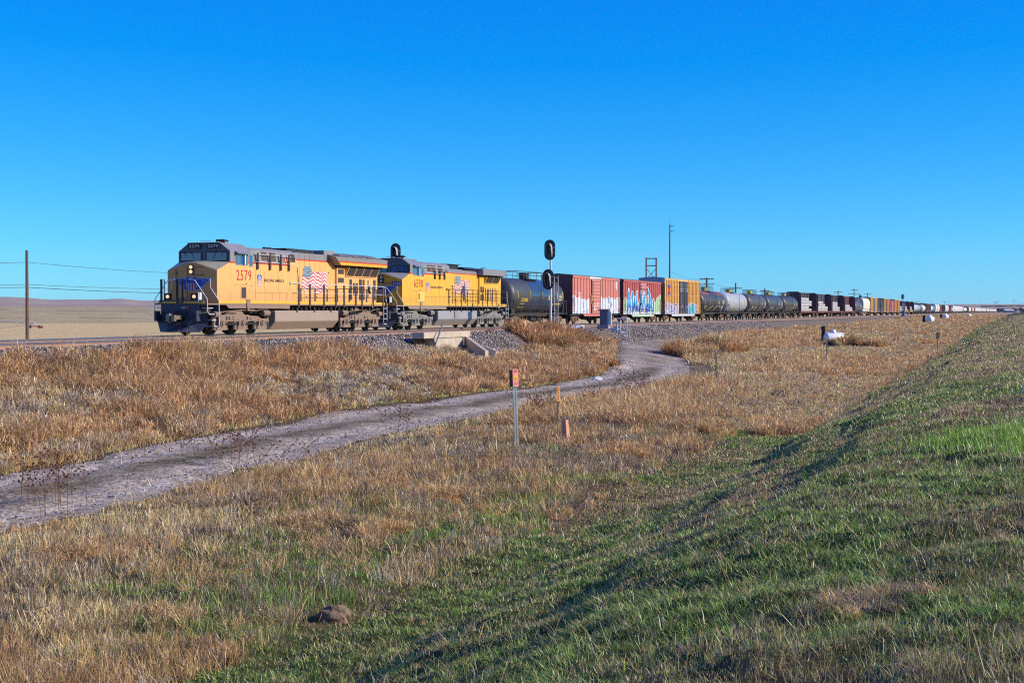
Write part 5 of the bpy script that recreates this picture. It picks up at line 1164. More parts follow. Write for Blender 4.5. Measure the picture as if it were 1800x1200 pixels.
# ---- poles and wires
def upole(u, s, H, arms, label, r_=.15, zb=None, group='utility poles behind the train'):
    p = W(u, s); zb = gz(u, s) if zb is None else zb; r = empty('utility_pole', (p[0], p[1], zb), RZ + R(8), label=label, cat='utility pole', group=group)
    b = MB(False); b.cyl((0, 0, -.3), (0, 0, H), r_, 10, r_ * .72); b.build('pole', mk_wood, r)
    for z, w_ in arms:
        b = MB(False); b.box(-.08, .08, -w_ / 2, w_ / 2, z - .07, z + .07); a = b.build('crossarm', mk_wood, r)
        b = MB(False)
        for k in range(4): y = -w_ / 2 + .15 + k * (w_ - .3) / 3; b.cyl((0, y, z + .06), (0, y, z + .24), .05, 6)
        b.build('insulator', plain('insulator_dark', (.1, .12, .12), .4), a)
    return r
def by_depth(px, D): x = (px - 900) / 2500 * D; return US(x, D)
u, s = by_depth(48, 150); H = (547 - 440) / 2500 * 150 + HC - gz(u, s)
upole(u, s, H, [], 'single tall wooden pole standing alone left of the train', r_=.2, group=None)
PL = [(1242, 265, 488, [(0, 2.6), (-1.0, 2.6)], 'utility pole with two crossarms behind the first rusty tank car'), (1293, 300, 497, [(-.9, 2.6)], 'utility pole with one crossarm behind the pale grey tank car'),
      (1344, 345, 507, [(-.3, 2.4)], 'utility pole with one crossarm behind the blue-black tank car'), (1473, 460, 511, [(-.2, 2.6), (-1.6, 3.6)], 'utility pole with two crossarms above the lumber cars'),
      (1501, 520, 507, [(-.3, 2.6), (-1.8, 4.2)], 'tallest distant pole with two crossarms above the dark tank car'), (1525, 590, 515, [(-.2, 2.6)], 'utility pole behind the cream hopper')]
for px, D, yt, arms, lb in PL:
    u, s = by_depth(px, D); zb = gz(u, s); H = (547 - yt) / 2500 * D + HC - zb; upole(u, s, H, [(H - .25 + a, w_) for a, w_ in arms], lb, r_=.2)
for i, (px, D, yt) in enumerate([(1601, 1000, 530), (1611, 1150, 530), (1620, 1300, 531), (1628, 1500, 534), (1643, 1800, 534), (1666, 2200, 537)]):
    u, s = by_depth(px, D); zb = gz(u, s); H = (547 - yt) / 2500 * D + HC - zb; upole(u, s, H, [(H - .3, 4.5)], 'tiny far utility pole standing behind the tail of the train', r_=.3, group='tiny far utility poles')
def wires(name, pts, label, sag=1.0, r_=.022):
    b = MB(False)
    for A, B in zip(pts[:-1], pts[1:]):
        A = Vector(A); B = Vector(B); P = []
        for k in range(13): t = k / 12; q = A.lerp(B, t); q.z -= sag * 4 * t * (1 - t); P.append(tuple(q))
        b.tube(P, r_, 4)
    return tag(b.build(name, mk_wire), label, 'overhead wire', 'overhead wires')
def pt(px, py, D): return ((px - 900) / 2500 * D, D, HC - (py - 547) / 2500 * D)
wires('overhead_wire', [pt(-200, 452, 130), pt(48, 461, 150), pt(420, 484, 190)], 'upper pair of thin wires running from the lone pole to the locomotive roof', .25)
wires('overhead_wire', [pt(-200, 492, 125), pt(48, 500, 145), pt(420, 508, 190)], 'middle wire of the lone pole', .2)
wires('overhead_wire', [pt(-200, 494, 120), pt(48, 505, 140), pt(420, 516, 180)], 'lowest and darkest wire passing the lone pole', .2, .03)
wires('overhead_wire', [pt(1180, 478, 250), pt(1242, 492, 265), pt(1293, 505, 300), pt(1344, 512, 345), pt(1473, 516, 460)], 'thin wires strung between the poles above the tank cars', .5, .02)
# ---- H frame and tall antenna pole
def hframe():
    D = 170; u, s = by_depth(1144.5, D); p = W(u, s); zb = gz(u, s); r = empty('timber_h_frame', (p[0], p[1], zb), 0, label='two wooden poles joined by crossbars and an X brace behind the red boxcar', cat='pole frame')
    zt = (547 - 453) / 2500 * D + HC - zb; w_ = .60
    for x in (-w_, w_): b = MB(False); b.cyl((x, 0, -.3), (x, 0, zt), .09, 8); b.build('pole', mk_wood, r)
    for z in (zt - .1, zt - .95): b = MB(False); b.box(-w_, w_, -.04, .04, z - .06, z + .06); b.build('crossbar', mk_wood, r)
    b = MB(False); b.tube([(-w_, 0, zt - 1.3), (w_, 0, zt - 2.6)], .03, 4); b.tube([(w_, 0, zt - 1.3), (-w_, 0, zt - 2.6)], .03, 4); b.build('brace', mk_black, r)
    b = MB(False)
    for x in (-w_, w_): b.cyl((x, 0, zt), (x, 0, zt + .6), .015, 4)
    b.build('lightning_rod', mk_alu, r)
hframe()
def antenna():
    D = 180; u, s = by_depth(1177, D); p = W(u, s); zb = gz(u, s); zt = (547 - 395) / 2500 * D + HC - zb
    r = empty('antenna_pole', (p[0], p[1], zb), 0, label='very tall thin pole with two side antennas above the yellow boxcar', cat='antenna pole')
    b = MB(False); b.cyl((0, 0, -.3), (0, 0, zt), .13, 10, .07); b.build('pole', plain('pole_steel_dark', (.10, .09, .10), .7), r)
    for z in (zt - .2, zt - .85): b = MB(False); b.tube([(0, 0, z), (.5, 0, z)], .025, 5); b.tube([(.22, 0, z - .12), (.22, 0, z + .12)], .02, 4); b.tube([(.5, 0, z - .15), (.5, 0, z + .15)], .02, 4); b.build('side_antenna', mk_black, r)
    b = MB(False); b.cyl((0, 0, zt), (0, 0, zt + .7), .015, 4); b.build('whip', mk_black, r)
antenna()
# ---- pivot irrigation
def pivot():
    D = 360; x0, _, _ = pt(59, 565, D); xa = pt(-90, 565, D)[0]; zb = float(ground_z(x0, D)); zt = HC - (567 - 547) / 2500 * D
    r = empty('irrigation_pivot', (0, D, zb), 0, label='centre pivot irrigation arm with a wheeled tower in the field at far left', cat='irrigation pivot'); zt -= zb
    b = MB(False); P = [(x0 + (xa - x0) * t, 0, zt - .3 + 1.1 * math.sin(math.pi * min(1, t * 1.1)) * .6) for t in np.linspace(0, 1, 15)]; b.tube(P, .11, 6); lo = [(x, y, zt - .3 - 1.1 * math.sin(math.pi * t)) for (x, y, z), t in zip(P, np.linspace(0, 1, 15))]
    b.build('pipe', plain('pipe_galv', (.35, .38, .42), .5), r)
    b = MB(False); b.tube(lo, .04, 4)
    for k in range(14): b.tube([P[k], lo[min(14, k + 1)]], .04, 4); b.tube([lo[k], P[k]], .04, 4)
    b.build('truss', plain('pipe_galv', (.35, .38, .42), .5), r)
    b = MB(False); b.tube([(x0, 0, zt), (x0 - .9, 0, .5)], .09, 5); b.tube([(x0, 0, zt), (x0 + 1.4, 0, .5)], .09, 5); b.box(x0 - .1, x0 + .1, -.1, .1, .5, zt); b.build('tower', mk_alu, r)
    b = MB(False); b.box(x0 - .8, x0 + 2.0, -.15, .15, .35, .6); b.box(x0 + 1.2, x0 + 2.4, -.2, .2, 0, .6); b.build('base_beam', plain('beam_redbrown', (.3, .09, .06), .7), r)
    for x in (x0 - .9, x0 + 1.4): b = MB(False); b.cyl((x, -.15, .4), (x, .15, .4), .4, 14); b.build('wheel', plain('tyre_dusty', (.12, .11, .1), .9), r)
pivot()
# ---- propane tanks
mk_white = paint('tank_white', (.80, .80, .80), rough=.35, grime=.12, streak=.1, dust=(.4, .36, .32))
def propane(px, D, Lh, rr, label, post=True, zb=None, yaw=35):
    x = (px - 900) / 2500 * D; zb = float(ground_z(x, D)) if zb is None else zb
    r = empty('propane_tank', (x, D, zb), R(yaw), label=label, cat='propane tank', group='white propane tanks in the grass')
    b = MB(False); e = .5 * rr; pr = [(rr * math.sin(t), -Lh / 2 + e - e * math.cos(t)) for t in np.linspace(.05, math.pi / 2, 6)]; pr += [(a, -h) for a, h in pr[::-1]]
    b.lathe(pr, (0, 0, rr + .3), 0, 24); b.build('vessel', mk_white, r, smooth=True)
    b = MB(False); b.lathe([(.3, 0), (.3, .2), (.22, .32), (.08, .36)], (-.1, 0, 2 * rr + .25), 2, 16); b.build('dome', mk_white, r, smooth=True)
    for q in (-Lh * .3, Lh * .3): b = MB(False); b.box(q - .06, q + .06, -.3, .3, 0, .45); b.build('leg', plain('leg_steel', (.3, .3, .32), .6), r)
    return r
propane(1466, 139, 2.2, .52, 'largest white propane tank, nearest to the viewer behind tall brown weeds', zb=gz(-17.2, 140) - .12, yaw=20)
propane(1635, 280, 2.6, .62, 'second white propane tank, beyond the wire fence post with a plate', yaw=60)
propane(1662, 400, 2.8, .66, 'third white propane tank, the farther of the pair by the right-hand post', yaw=60)
propane(1704, 560, 2.2, .5, 'smallest and farthest white propane tank in the brown grass', yaw=50)
def switch_post(px, D, H, label, w_=.35):
    x = (px - 900) / 2500 * D; zb = float(ground_z(x, D)); r = empty('burner_cabinet', (x, D, zb), R(-10), label=label, cat='burner cabinet', group='black cabinets beside the propane tanks')
    b = MB(False); b.box(-w_ / 2, w_ / 2, -w_ / 2, w_ / 2, .1, H); b.build('cabinet', mk_black, r, bevel=.02); b = MB(False); b.box(-w_ / 2 - .04, w_ / 2 + .04, -w_ / 2 - .04, w_ / 2 + .04, H, H + .06); b.build('lid', mk_black, r)
switch_post(1447, 139, 1.75, 'black cabinet left of the nearest propane tank'); switch_post(1624, 280, 1.6, 'black cabinet left of the second propane tank', .5); switch_post(1654, 400, 1.6, 'black cabinet left of the third propane tank', .5)
x = (1447 - 900) / 2500 * 139; b = MB(False); b.tube([(x, 139, gz(-17, 140) + 1.5), (x + 1.0, 139, gz(-17, 140) + 1.5)], .03, 5); tag(b.build('gas_pipe', mk_black), 'thin pipe between the black cabinet and the nearest propane tank', 'pipe')
# ---- fence posts
def tpost(px, py, D, H, label, plate=False):
    x = (px - 900) / 2500 * D; zb = float(ground_z(x, D)); r = empty('fence_post', (x, D, zb), R(20), label=label, cat='fence post', group='steel fence posts in the meadow')
    b = MB(False); b.box(-.035, .035, -.008, .008, -.3, H); b.box(-.008, .008, 0, .045, -.3, H); [b.box(-.012, .012, -.018, -.008, .2 + k * .1, .23 + k * .1) for k in range(int(H / .1) - 2)]
    b.build('stake', plain('post_green_black', (.05, .065, .065), .5), r)
    b = MB(False); b.box(-.045, .045, -.012, .05, H - .12, H + .02); b.build('cap', plain('post_cap_pale', (.2, .24, .28), .5), r)
    if plate: b = MB(False); b.box(-.16, .16, -.03, -.012, H - .55, H); b.build('plate', mk_black, r)
tpost(1259, 0, 69.5, 1.62, 'steel fence post nearest to the gravel crossing'); tpost(1453, 0, 93.8, 1.75, 'steel fence post in front of the nearest propane tank'); tpost(1648, 0, 119, 1.85, 'black post with a plate on top, right of the second propane tank', True)
tpost(1779, 0, 330, 1.8, 'far dark post at the right edge of the meadow')
x = (1766 - 900) / 2500 * 260; b = MB(False); b.cyl((x, 260, gz(-9, 260) - .2), (x + .8, 260, gz(-9, 260) + 1.9), .06, 6); b.box(x + .5, x + 1.2, 259.9, 260.1, gz(-9, 260) + 1.75, gz(-9, 260) + 1.95); tag(b.build('leaning_post', mk_wood), 'far wooden post leaning right, in front of the long white barn', 'post')
# ---- pipeline markers
def place(px, D): x = (px - 900) / 2500 * D; return x, D, float(ground_z(x, D))
def hit(px, py):
    """where a sight line meets the ground"""
    D = np.geomspace(5, 400, 4000); x = (px - 900) / 2500 * D; z = HC - (py - 547) / 2500 * D; g = ground_z(x, D); i = int(np.argmax(z < g)); return float(x[i]), float(D[i]), float(g[i])
x, y, z = place(908.5, 36.6); r = empty('marker_post', (x, y, z), R(-24), label='tall galvanised post carrying a pink warning sign with a yellow diamond', cat='marker post')
zt = 1.96; b = MB(False)
for dx in (-.035, .035):
    b.box(dx - .022, dx + .022, -.004, .004, -.3, zt); b.box(dx - .022, dx - .017, 0, .022, -.3, zt); b.box(dx + .017, dx + .022, 0, .022, -.3, zt)
b.build('channel', plain('galvanised', (.33, .38, .42), .4, .6), r)
r.rotation_euler = (0, R(-2.2), R(32))
b = MB(False); b.box(-.085, .085, -.05, -.035, 1.52, 1.97); sg_ = b.build('sign_plate', paint('sign_pink', (.95, .27, .22), rough=.45, grime=.1, streak=.05), r)
b = MB(False); b.box(-.11, -.087, -.05, .08, 1.52, 1.95); b.build('side_plate', mk_black, r)
b = MB(False); b.prism([(0, 1.66), (.055, 1.76), (0, 1.87), (-.055, 1.76)], 1, -.053, -.051); b.build('diamond', plain('diamond_yellow', (.85, .55, .02), .5), sg_)
b = MB(False); b.box(-.06, .06, -.054, -.051, 1.925, 1.945); b.box(-.06, .06, -.054, -.051, 1.90, 1.912); b.box(-.055, .055, -.054, -.051, 1.60, 1.612); b.box(-.055, .055, -.054, -.051, 1.575, 1.587); b.box(-.012, .012, -.056, -.0535, 1.70, 1.76); b.build('print_line', plain('print_dark', (.25, .03, .06), .6), sg_)
b = MB(False); b.box(-.06, -.02, -.054, -.051, 1.535, 1.555); b.box(.01, .06, -.054, -.051, 1.535, 1.555); b.build('label_pale', plain('label_pale', (.55, .6, .7), .6), sg_)
x, y, z = place(979.5, 43.4); r = empty('marker_stake', (x, y, z), R(-12), label='thin dark stake topped by a bright orange marker blade with black lettering marks', cat='marker stake'); r.rotation_euler = (0, R(2.2), R(35))
b = MB(False); b.box(-.024, .024, -.01, .01, -.2, .86); b.build('stake', plain('stake_dark', (.03, .045, .05), .5), r)
b = MB(False); b.prism([(-.045, .83), (-.03, .8), (.03, .8), (.045, .83), (.045, 1.22), (.03, 1.26), (-.03, 1.26), (-.045, 1.22)], 1, -.022, -.012); bl = b.build('blade', paint('blade_orange', (.95, .28, .005), rough=.5, grime=.05, streak=0), r)
b = MB(False)
for za, zb_ in ((1.18, 1.21), (1.13, 1.16), (1.08, 1.1), (1.03, 1.05), (.97, 1.0), (.92, .94), (.85, .9)): b.box(-.016, .016, -.025, -.0225, za, zb_)
b.build('print_mark', mk_black, bl)
x, y, z = place(996, 37.6); r = empty('cable_pedestal', (x, y, z), R(-38), label='short faded orange plastic pedestal leaning in the dry grass', cat='cable pedestal'); r.rotation_euler = (R(-4), R(-8), R(-42))
b = MB(False); b.loft([(-.10, -.09, -.1), (.10, -.09, -.1), (.10, .09, -.1), (-.10, .09, -.1)], [(-.07, -.06, .66), (.07, -.06, .66), (.07, .06, .66), (-.07, .06, .66)]); b.build('post_body', paint('pedestal_orange', (.62, .27, .16), rough=.55, grime=.25, streak=.15), r, bevel=.02)
b = MB(False); b.box(-.075, .075, -.065, .065, .62, .68); b.build('cap', paint('pedestal_cap', (.66, .30, .2), rough=.55), r, bevel=.02)
# ---- small things in the grass
random.seed(11)
def clod(px, py, rr, hh, mat, label, name, cat, seed):
    x, y, z = hit(px, py); rs = np.random.RandomState(seed); b = bmesh.new(); bmesh.ops.create_icosphere(b, subdivisions=4, radius=1)
    for v in b.verts:
        n = fb(np.array([v.co.x * 1.7 + seed]), np.array([v.co.y * 1.7 + v.co.z * 2.1]), seed, 4)[0]; k = .62 + .75 * n + .12 * (fb(np.array([v.co.x * 6 + seed]), np.array([v.co.y * 6 + v.co.z * 7]), seed + 3, 3)[0] - .5)
        v.co = Vector((v.co.x * rr * k, v.co.y * rr * .8 * k, v.co.z * hh * k))
    me = bpy.data.meshes.new(name); b.to_mesh(me); b.free(); me.materials.append(mat)
    o = link_mesh(name, me); o.location = (x, y, z + hh * .15); tag(o, label, cat)
dirt = plain('burrow_dirt', (.22, .155, .11), 1, 0, .1)
clod(586, 1090, .19, .15, dirt, 'crumbly brown dirt mound in green grass near the lower left', 'dirt_mound', 'dirt mound', 3)
clod(1050, 668, .24, .16, plain('white_scrap', (.75, .76, .76), .6), 'white scrap lying at the edge of the track embankment above the dirt road', 'white_rock', 'rock', 7)
# ---- far right: barn, house, trees, turbines
def far_xyz(px, D): x = (px - 900) / 2500 * D; return x, D, float(ground_z(x, D))
x, y, z = far_xyz(1774, 1900); r = empty('long_barn', (x, y, z), 0, label='long low barn with a white roof and a red end on the right horizon', cat='barn')
b = MB(False); b.box(-6.5, 5.2, -6, 6, 0, 3.0); b.build('wall', plain('barn_wall', (.2, .2, .25), .8), r); b = MB(False); b.prism([(-6.4, 3.0), (6.4, 3.0), (0, 4.6)], 0, -7, 5); b.build('roof', plain('barn_roof', (.75, .78, .82), .4), r); b = MB(False); b.box(5.25, 7, -5, 5, 0, 3.4); b.build('end_wall', plain('barn_red', (.5, .12, .1), .7), r)
x, y, z = far_xyz(1789, 1700); r = empty('farm_house', (x, y, z), 0, label='tiny white house with a dark roof at the right edge of the horizon', cat='house')
b = MB(False); b.box(-1.8, 1.8, -2, 2, 0, 2.2); b.build('wall', plain('house_wall', (.75, .73, .7), .7), r); b = MB(False); b.prism([(-2.2, 2.2), (2.2, 2.2), (0, 3.4)], 0, -2, 2); b.build('roof', plain('house_roof', (.3, .2, .2), .7), r)
leaf_far = plain('far_leaf_hazed', (.09, .11, .12), .9)  # leaf colour greyed towards blue to stand for distance haze
def ftree(px, D, H, W_, seed):
    x, y, z = far_xyz(px, D); rs = np.random.RandomState(seed); r = empty('broadleaf_tree', (x, y, z), rs.rand() * 6, label='small dark tree in the far grove on the right horizon', cat='tree', group='trees of the far grove')
    b = MB(False); b.cyl((0, 0, -1), (0, 0, H * .5), .35, 6, .2); b.build('trunk', mk_wood, r)
    n = 260; P = rs.randn(n, 3); P /= np.linalg.norm(P, axis=1)[:, None]; P *= (rs.rand(n, 1) ** .4); P = P * [W_ / 2, W_ / 2, H * .42] + [0, 0, H * .58]; P[:, :2] += (rs.rand(n, 2) - .5) * W_ * .2
    V = (P[:, None, :] + rs.randn(n, 3, 3) * .55).reshape(-1, 3); o = raw_mesh('crown', V, np.arange(3 * n).reshape(-1, 3), leaf_far, smooth=False); o.parent = r
rs = np.random.RandomState(5)
for i, px in enumerate([1755, 1760, 1764, 1769, 1776, 1781, 1784, 1788, 1791, 1794, 1797, 1800]): ftree(px, 1960 + 60 * rs.rand(), 4.5 + rs.rand() * 3.5, 4 + rs.rand() * 2, i)
# shelter belts on the ridge: uncountable far woods
def belt(px0, px1, D, H, seed, label):
    rs = np.random.RandomState(seed); n = int((px1 - px0) * 12); px = px0 + (px1 - px0) * rs.rand(n); x = (px - 900) / 2500 * D; d = D + rs.randn(n) * 12; z = ground_z(x, d) + rs.rand(n) * H * (.5 + .8 * vn(px * .3, px * 0, seed))
    V = (np.stack([x, d, z], 1)[:, None, :] + rs.randn(n, 3, 3) * [2.2, 2.2, .8]).reshape(-1, 3); tag(raw_mesh('far_wood', V, np.arange(3 * n).reshape(-1, 3), leaf_far, smooth=False), label, 'wood', kind='stuff')
belt(1728, 1780, 3700, 2.2, 1, 'thin dark line of trees on the far ridge'); belt(1788, 1830, 3700, 2.2, 2, 'second line of trees on the far ridge at the right edge')
def turbine(px, yt, D, rot, label):
    x, y, z = far_xyz(px, D); zt = HC + (547 - yt) / 2500 * D - z; mt = plain('turbine_grey', (.35, .36, .42), .6)
    r = empty('wind_turbine', (x, y, z), R(20), label=label, cat='wind turbine', group='wind turbines beyond the ridge'); b = MB(False); b.cyl((0, 0, -5), (0, 0, zt), .7, 8, .5); b.build('tower', mt, r)
    b = MB(False); b.box(-.8, .8, -3, 3, zt - .8, zt + .8); b.build('nacelle', mt, r)
    for k in range(3):
        a = R(rot + 120 * k); Lb = 11; c, s_ = math.cos(a), math.sin(a); b = MB(False); b.loft([(-s_ * -.5, -5, zt + c * -.5), (-s_ * .5, -5, zt + c * .5), (-s_ * .5, -5.6, zt + c * .5), (s_ * .5, -5.6, zt - c * .5)], [(c * Lb - s_ * .4, -5, zt + s_ * Lb + c * .4), (c * Lb + s_ * .4, -5, zt + s_ * Lb - c * .4), (c * Lb + s_ * .4, -5.4, zt + s_ * Lb - c * .4), (c * Lb - s_ * .4, -5.4, zt + s_ * Lb + c * .4)]); b.build('blade', mt, r)
turbine(1748, 530.5, 5600, 30, 'wind turbine, left of the pair beyond the ridge'); turbine(1752, 531.5, 5700, 80, 'wind turbine, right of the pair beyond the ridge'); turbine(1782, 529, 5600, 10, 'wind turbine standing alone at the right edge of the ridge'); turbine(1660, 531, 5700, 20, 'wind turbine, leftmost one, above the tail of the train')
# ------------------------------------------------------------------ vegetation
def grass_mat():
    m = bpy.data.materials.new('grass_blade'); N = NT(m); at = N.n('ShaderNodeAttribute', attribute_name='Col').outputs[0]
    d = N.n('ShaderNodeBsdfDiffuse'); t = N.n('ShaderNodeBsdfTranslucent'); N.l(at, d.inputs[0]); N.l(at, t.inputs[0])
    g = N.n('ShaderNodeBsdfGlossy'); g.inputs['Roughness'].default_value = .45; g.inputs[0].default_value = (.8, .85, .9, 1)
    a = N.n('ShaderNodeMixShader'); a.inputs[0].default_value = .3; N.l(d.outputs[0], a.inputs[1]); N.l(t.outputs[0], a.inputs[2])
    b = N.n('ShaderNodeMixShader'); b.inputs[0].default_value = .06; N.l(a.outputs[0], b.inputs[1]); N.l(g.outputs[0], b.inputs[2]); N.l(b.outputs[0], N.out.inputs[0])
    return m
MG = grass_mat()
def blades(name, x, y, h, wd, lean, ldir, col, rs, label, cat, curl=.35, z0=None, kind='stuff', tipcol=None, group=None):
    n = len(x); z = (ground_z(x, y) if z0 is None else z0) - .01
    wa = rs.rand(n) * math.pi * 2; wx, wy = np.cos(wa) * wd / 2, np.sin(wa) * wd / 2
    dx, dy = np.cos(ldir), np.sin(ldir)
    B = np.stack([x, y, z], 1); off = lambda t, c: np.stack([dx * h * np.sin(lean) * t * (1 + c), dy * h * np.sin(lean) * t * (1 + c), h * t * np.cos(lean) * (1 - c * .5)], 1)
    M_ = B + off(.55, 0 * h); T = B + off(1.0, curl * rs.rand(n)); w3 = np.stack([wx, wy, 0 * wx], 1)
    V = np.stack([B - w3, B + w3, M_ - w3 * .8, M_ + w3 * .8, T], 1).reshape(-1, 3); i = (np.arange(n) * 5)[:, None]
    F = np.concatenate([i + [0, 1, 3], i + [0, 3, 2], i + [2, 3, 4]], 0)
    c = np.repeat(col[:, None, :], 5, 1)
    if tipcol is not None: c[:, 4] = tipcol; c[:, 2:4] = c[:, 2:4] * .5 + tipcol[:, None] * .5
    o = raw_mesh(name, V, F, MG, np.clip(c.reshape(-1, 3), 0, 1), smooth=False); return tag(o, label, cat, group, kind)
KOCHE = np.array((.54, .31, .13))
TAN, BLOND, MAUVE, KOCH, GREYW, GRN, BGRN, DKB = [np.array(c) for c in ((.64, .455, .20), (.84, .63, .28), (.37, .255, .165), (.57, .34, .135), (.62, .52, .38), (.19, .29, .05), (.27, .43, .055), (.14, .095, .055))]
def pick(rs, n, cols, p): i = rs.choice(len(cols), n, p=np.array(p) / sum(p)); return np.array(cols)[i]
def jit(c, rs, a=.25): return c * (1 + a * (rs.rand(len(c), 1) * 2 - 1)) * (1 + .08 * (rs.rand(len(c), 3) * 2 - 1))
def polar(rs, n, r0, r1, a0=-24, a1=24, power=1.0):
    r = r0 + (r1 - r0) * rs.rand(n) ** power; a = R(a0) + (R(a1) - R(a0)) * rs.rand(n); return np.sin(a) * r, np.cos(a) * r, r
def on_road(u, s): return (np.abs(u - road_u(s)) < road_hw(s) * .93) & (s < 119)
def in_gravel(u, s): return (s > 78) & (s < 135) & (u < -22) & (u > -31) & (np.abs(u - road_u(s)) < road_hw(s) + .15)
def meadow():
    rs = np.random.RandomState(1)
    x, y, r = polar(rs, 900000, 4.5, 50, a0=-25, a1=34, power=1.08); u, s = US(x, y)
    off = np.abs(u - road_u(s)); k = (u > -23) & ~((off < road_hw(s)) & (rs.rand(len(u)) > np.where((off < .4) & (s < 85), .45 * sst(.4, .6, vn(s * .6, u, 77)), .02))); x, y, r, u, s = x[k], y[k], r[k], u[k], s[k]; n = len(x)
    g = slope_green(u, s, x, y); bank = sst(-9.0, -7.0, u + .8 * (fb(x * .5, y * .5, 100, 3) - .5) * 2)
    k1 = fb(x * .34, y * .34, 110, 3); k2 = fb(x * .22 + 40, y * .3, 113, 3); k3 = fb(x * .9, y * .9, 116, 3)
    c = np.empty((n, 3)); h = np.empty(n); tip = np.empty((n, 3))
    # meadow types
    rd = rs.rand(n); pk = sst(.40, .72, k1 + .18 * (k3 - .5) + .10 * np.exp(-((u + 11.5) / 2.2) ** 2)) * .8; koch = rd < pk; blond = (k2 + .2 * (rs.rand(n) - .5) > .66) | (rs.rand(n) < np.exp(-((u - road_u(s) - 3.6) / 1.3) ** 2) * sst(.35, .6, k1 * .5 + k3 * .5))
    c[:] = pick(rs, n, [MAUVE, TAN, GREYW * .75, DKB], [5, 2.6, 1.6, 1.0]); h[:] = .11 + .12 * k3 + .09 * rs.rand(n); crown = np.abs(u - road_u(s)) < .5
    m = blond & ~koch; c[m] = pick(rs, m.sum(), [BLOND, TAN, MAUVE], [5, 3, 1]); h[m] = .14 + .18 * rs.rand(m.sum())
    m = koch; c[m] = pick(rs, m.sum(), [KOCH, TAN, KOCH * .7], [5, 2, 2]); h[m] = .14 + .26 * sst(.5, .68, k1[m]) * rs.rand(m.sum()) + .10 * rs.rand(m.sum())
    gm = (rs.rand(n) < .12 + .78 * sst(.42, .56, fb(x * .3 + 9, y * .3, 120, 3)) * sst(-14.5, -9, u)); c[gm] = pick(rs, gm.sum(), [GRN, BGRN], [2, 1]); h[gm] *= .55
    # mown bank and ditch
    m = bank > .5; gg = g[m]; mm = m.sum(); isg = rs.rand(mm) < .14 + .66 * gg * (.55 + .9 * (k3[m] > .5))
    cb = pick(rs, mm, [TAN * .9, DKB * 1.2, MAUVE, GREYW * .7], [5, 2, 2.2, 1.0]); cg = pick(rs, mm, [GRN, BGRN, GRN * .7], [3, 2.4, 2]); cb[isg] = cg[isg]; c[m] = cb
    hb = np.where(isg, .04 + .065 * rs.rand(mm) + .02 * gg, .035 + .055 * rs.rand(mm)); tall = (rs.rand(mm) < .10) & ~isg; hb[tall] *= 1.9; tg = (rs.rand(mm) < .05) & isg; hb[tg] *= 1.7; h[m] = hb
    # tussocks: heights, gaps and tone change from clump to clump
    cl = .6 * vn(x * 4.3 + 5, y * 4.3, 171) + .4 * vn(x * 9, y * 9, 172); big = fb(x * 1.1, y * 1.1, 175, 2); near = 1 - sst(18, 40, r)
    h *= np.where(bank > .5, .38 + .75 * cl, (.34 + 1.15 * cl ** 1.3) * (.55 + .8 * big) * (1 - .45 * np.exp(-((u - road_u(s) - road_hw(s)) / 1.3) ** 2))); c *= (.62 + .76 * vn(x * 3.1, y * 3.1, 174))[:, None]
    c = jit(c, rs, .38); tip = c * 1.15; m2 = (bank > .5) & (rs.rand(n) < .35); tip[m2] = TAN * 1.15
    lean = .05 + .6 * rs.rand(n) ** 1.3; ld = rs.rand(n) * 2 * math.pi; gl = (bank > .5) & (c[:, 1] > c[:, 0]); lean[gl] = .3 + .8 * rs.rand(gl.sum())       # wind-combed to the left
    wd = np.maximum(.0022, .00036 * r) * (1 + .5 * rs.rand(n)); wd[isg_full(m, isg, n)] *= 1.35
    h[crown] *= .35; kk = rs.rand(n) < .35 + 1.3 * cl
    x, y, h, wd, lean, ld, c, tip = x[kk], y[kk], h[kk], wd[kk], lean[kk], ld[kk], c[kk], tip[kk]
    blades('meadow_grass', x, y, h, wd, lean, ld, c, rs, 'short dry and green grass of the meadow and the mown bank', 'grass', tipcol=tip)
def isg_full(m, isg, n): a = np.zeros(n, bool); a[np.where(m)[0][isg]] = True; return a
meadow()
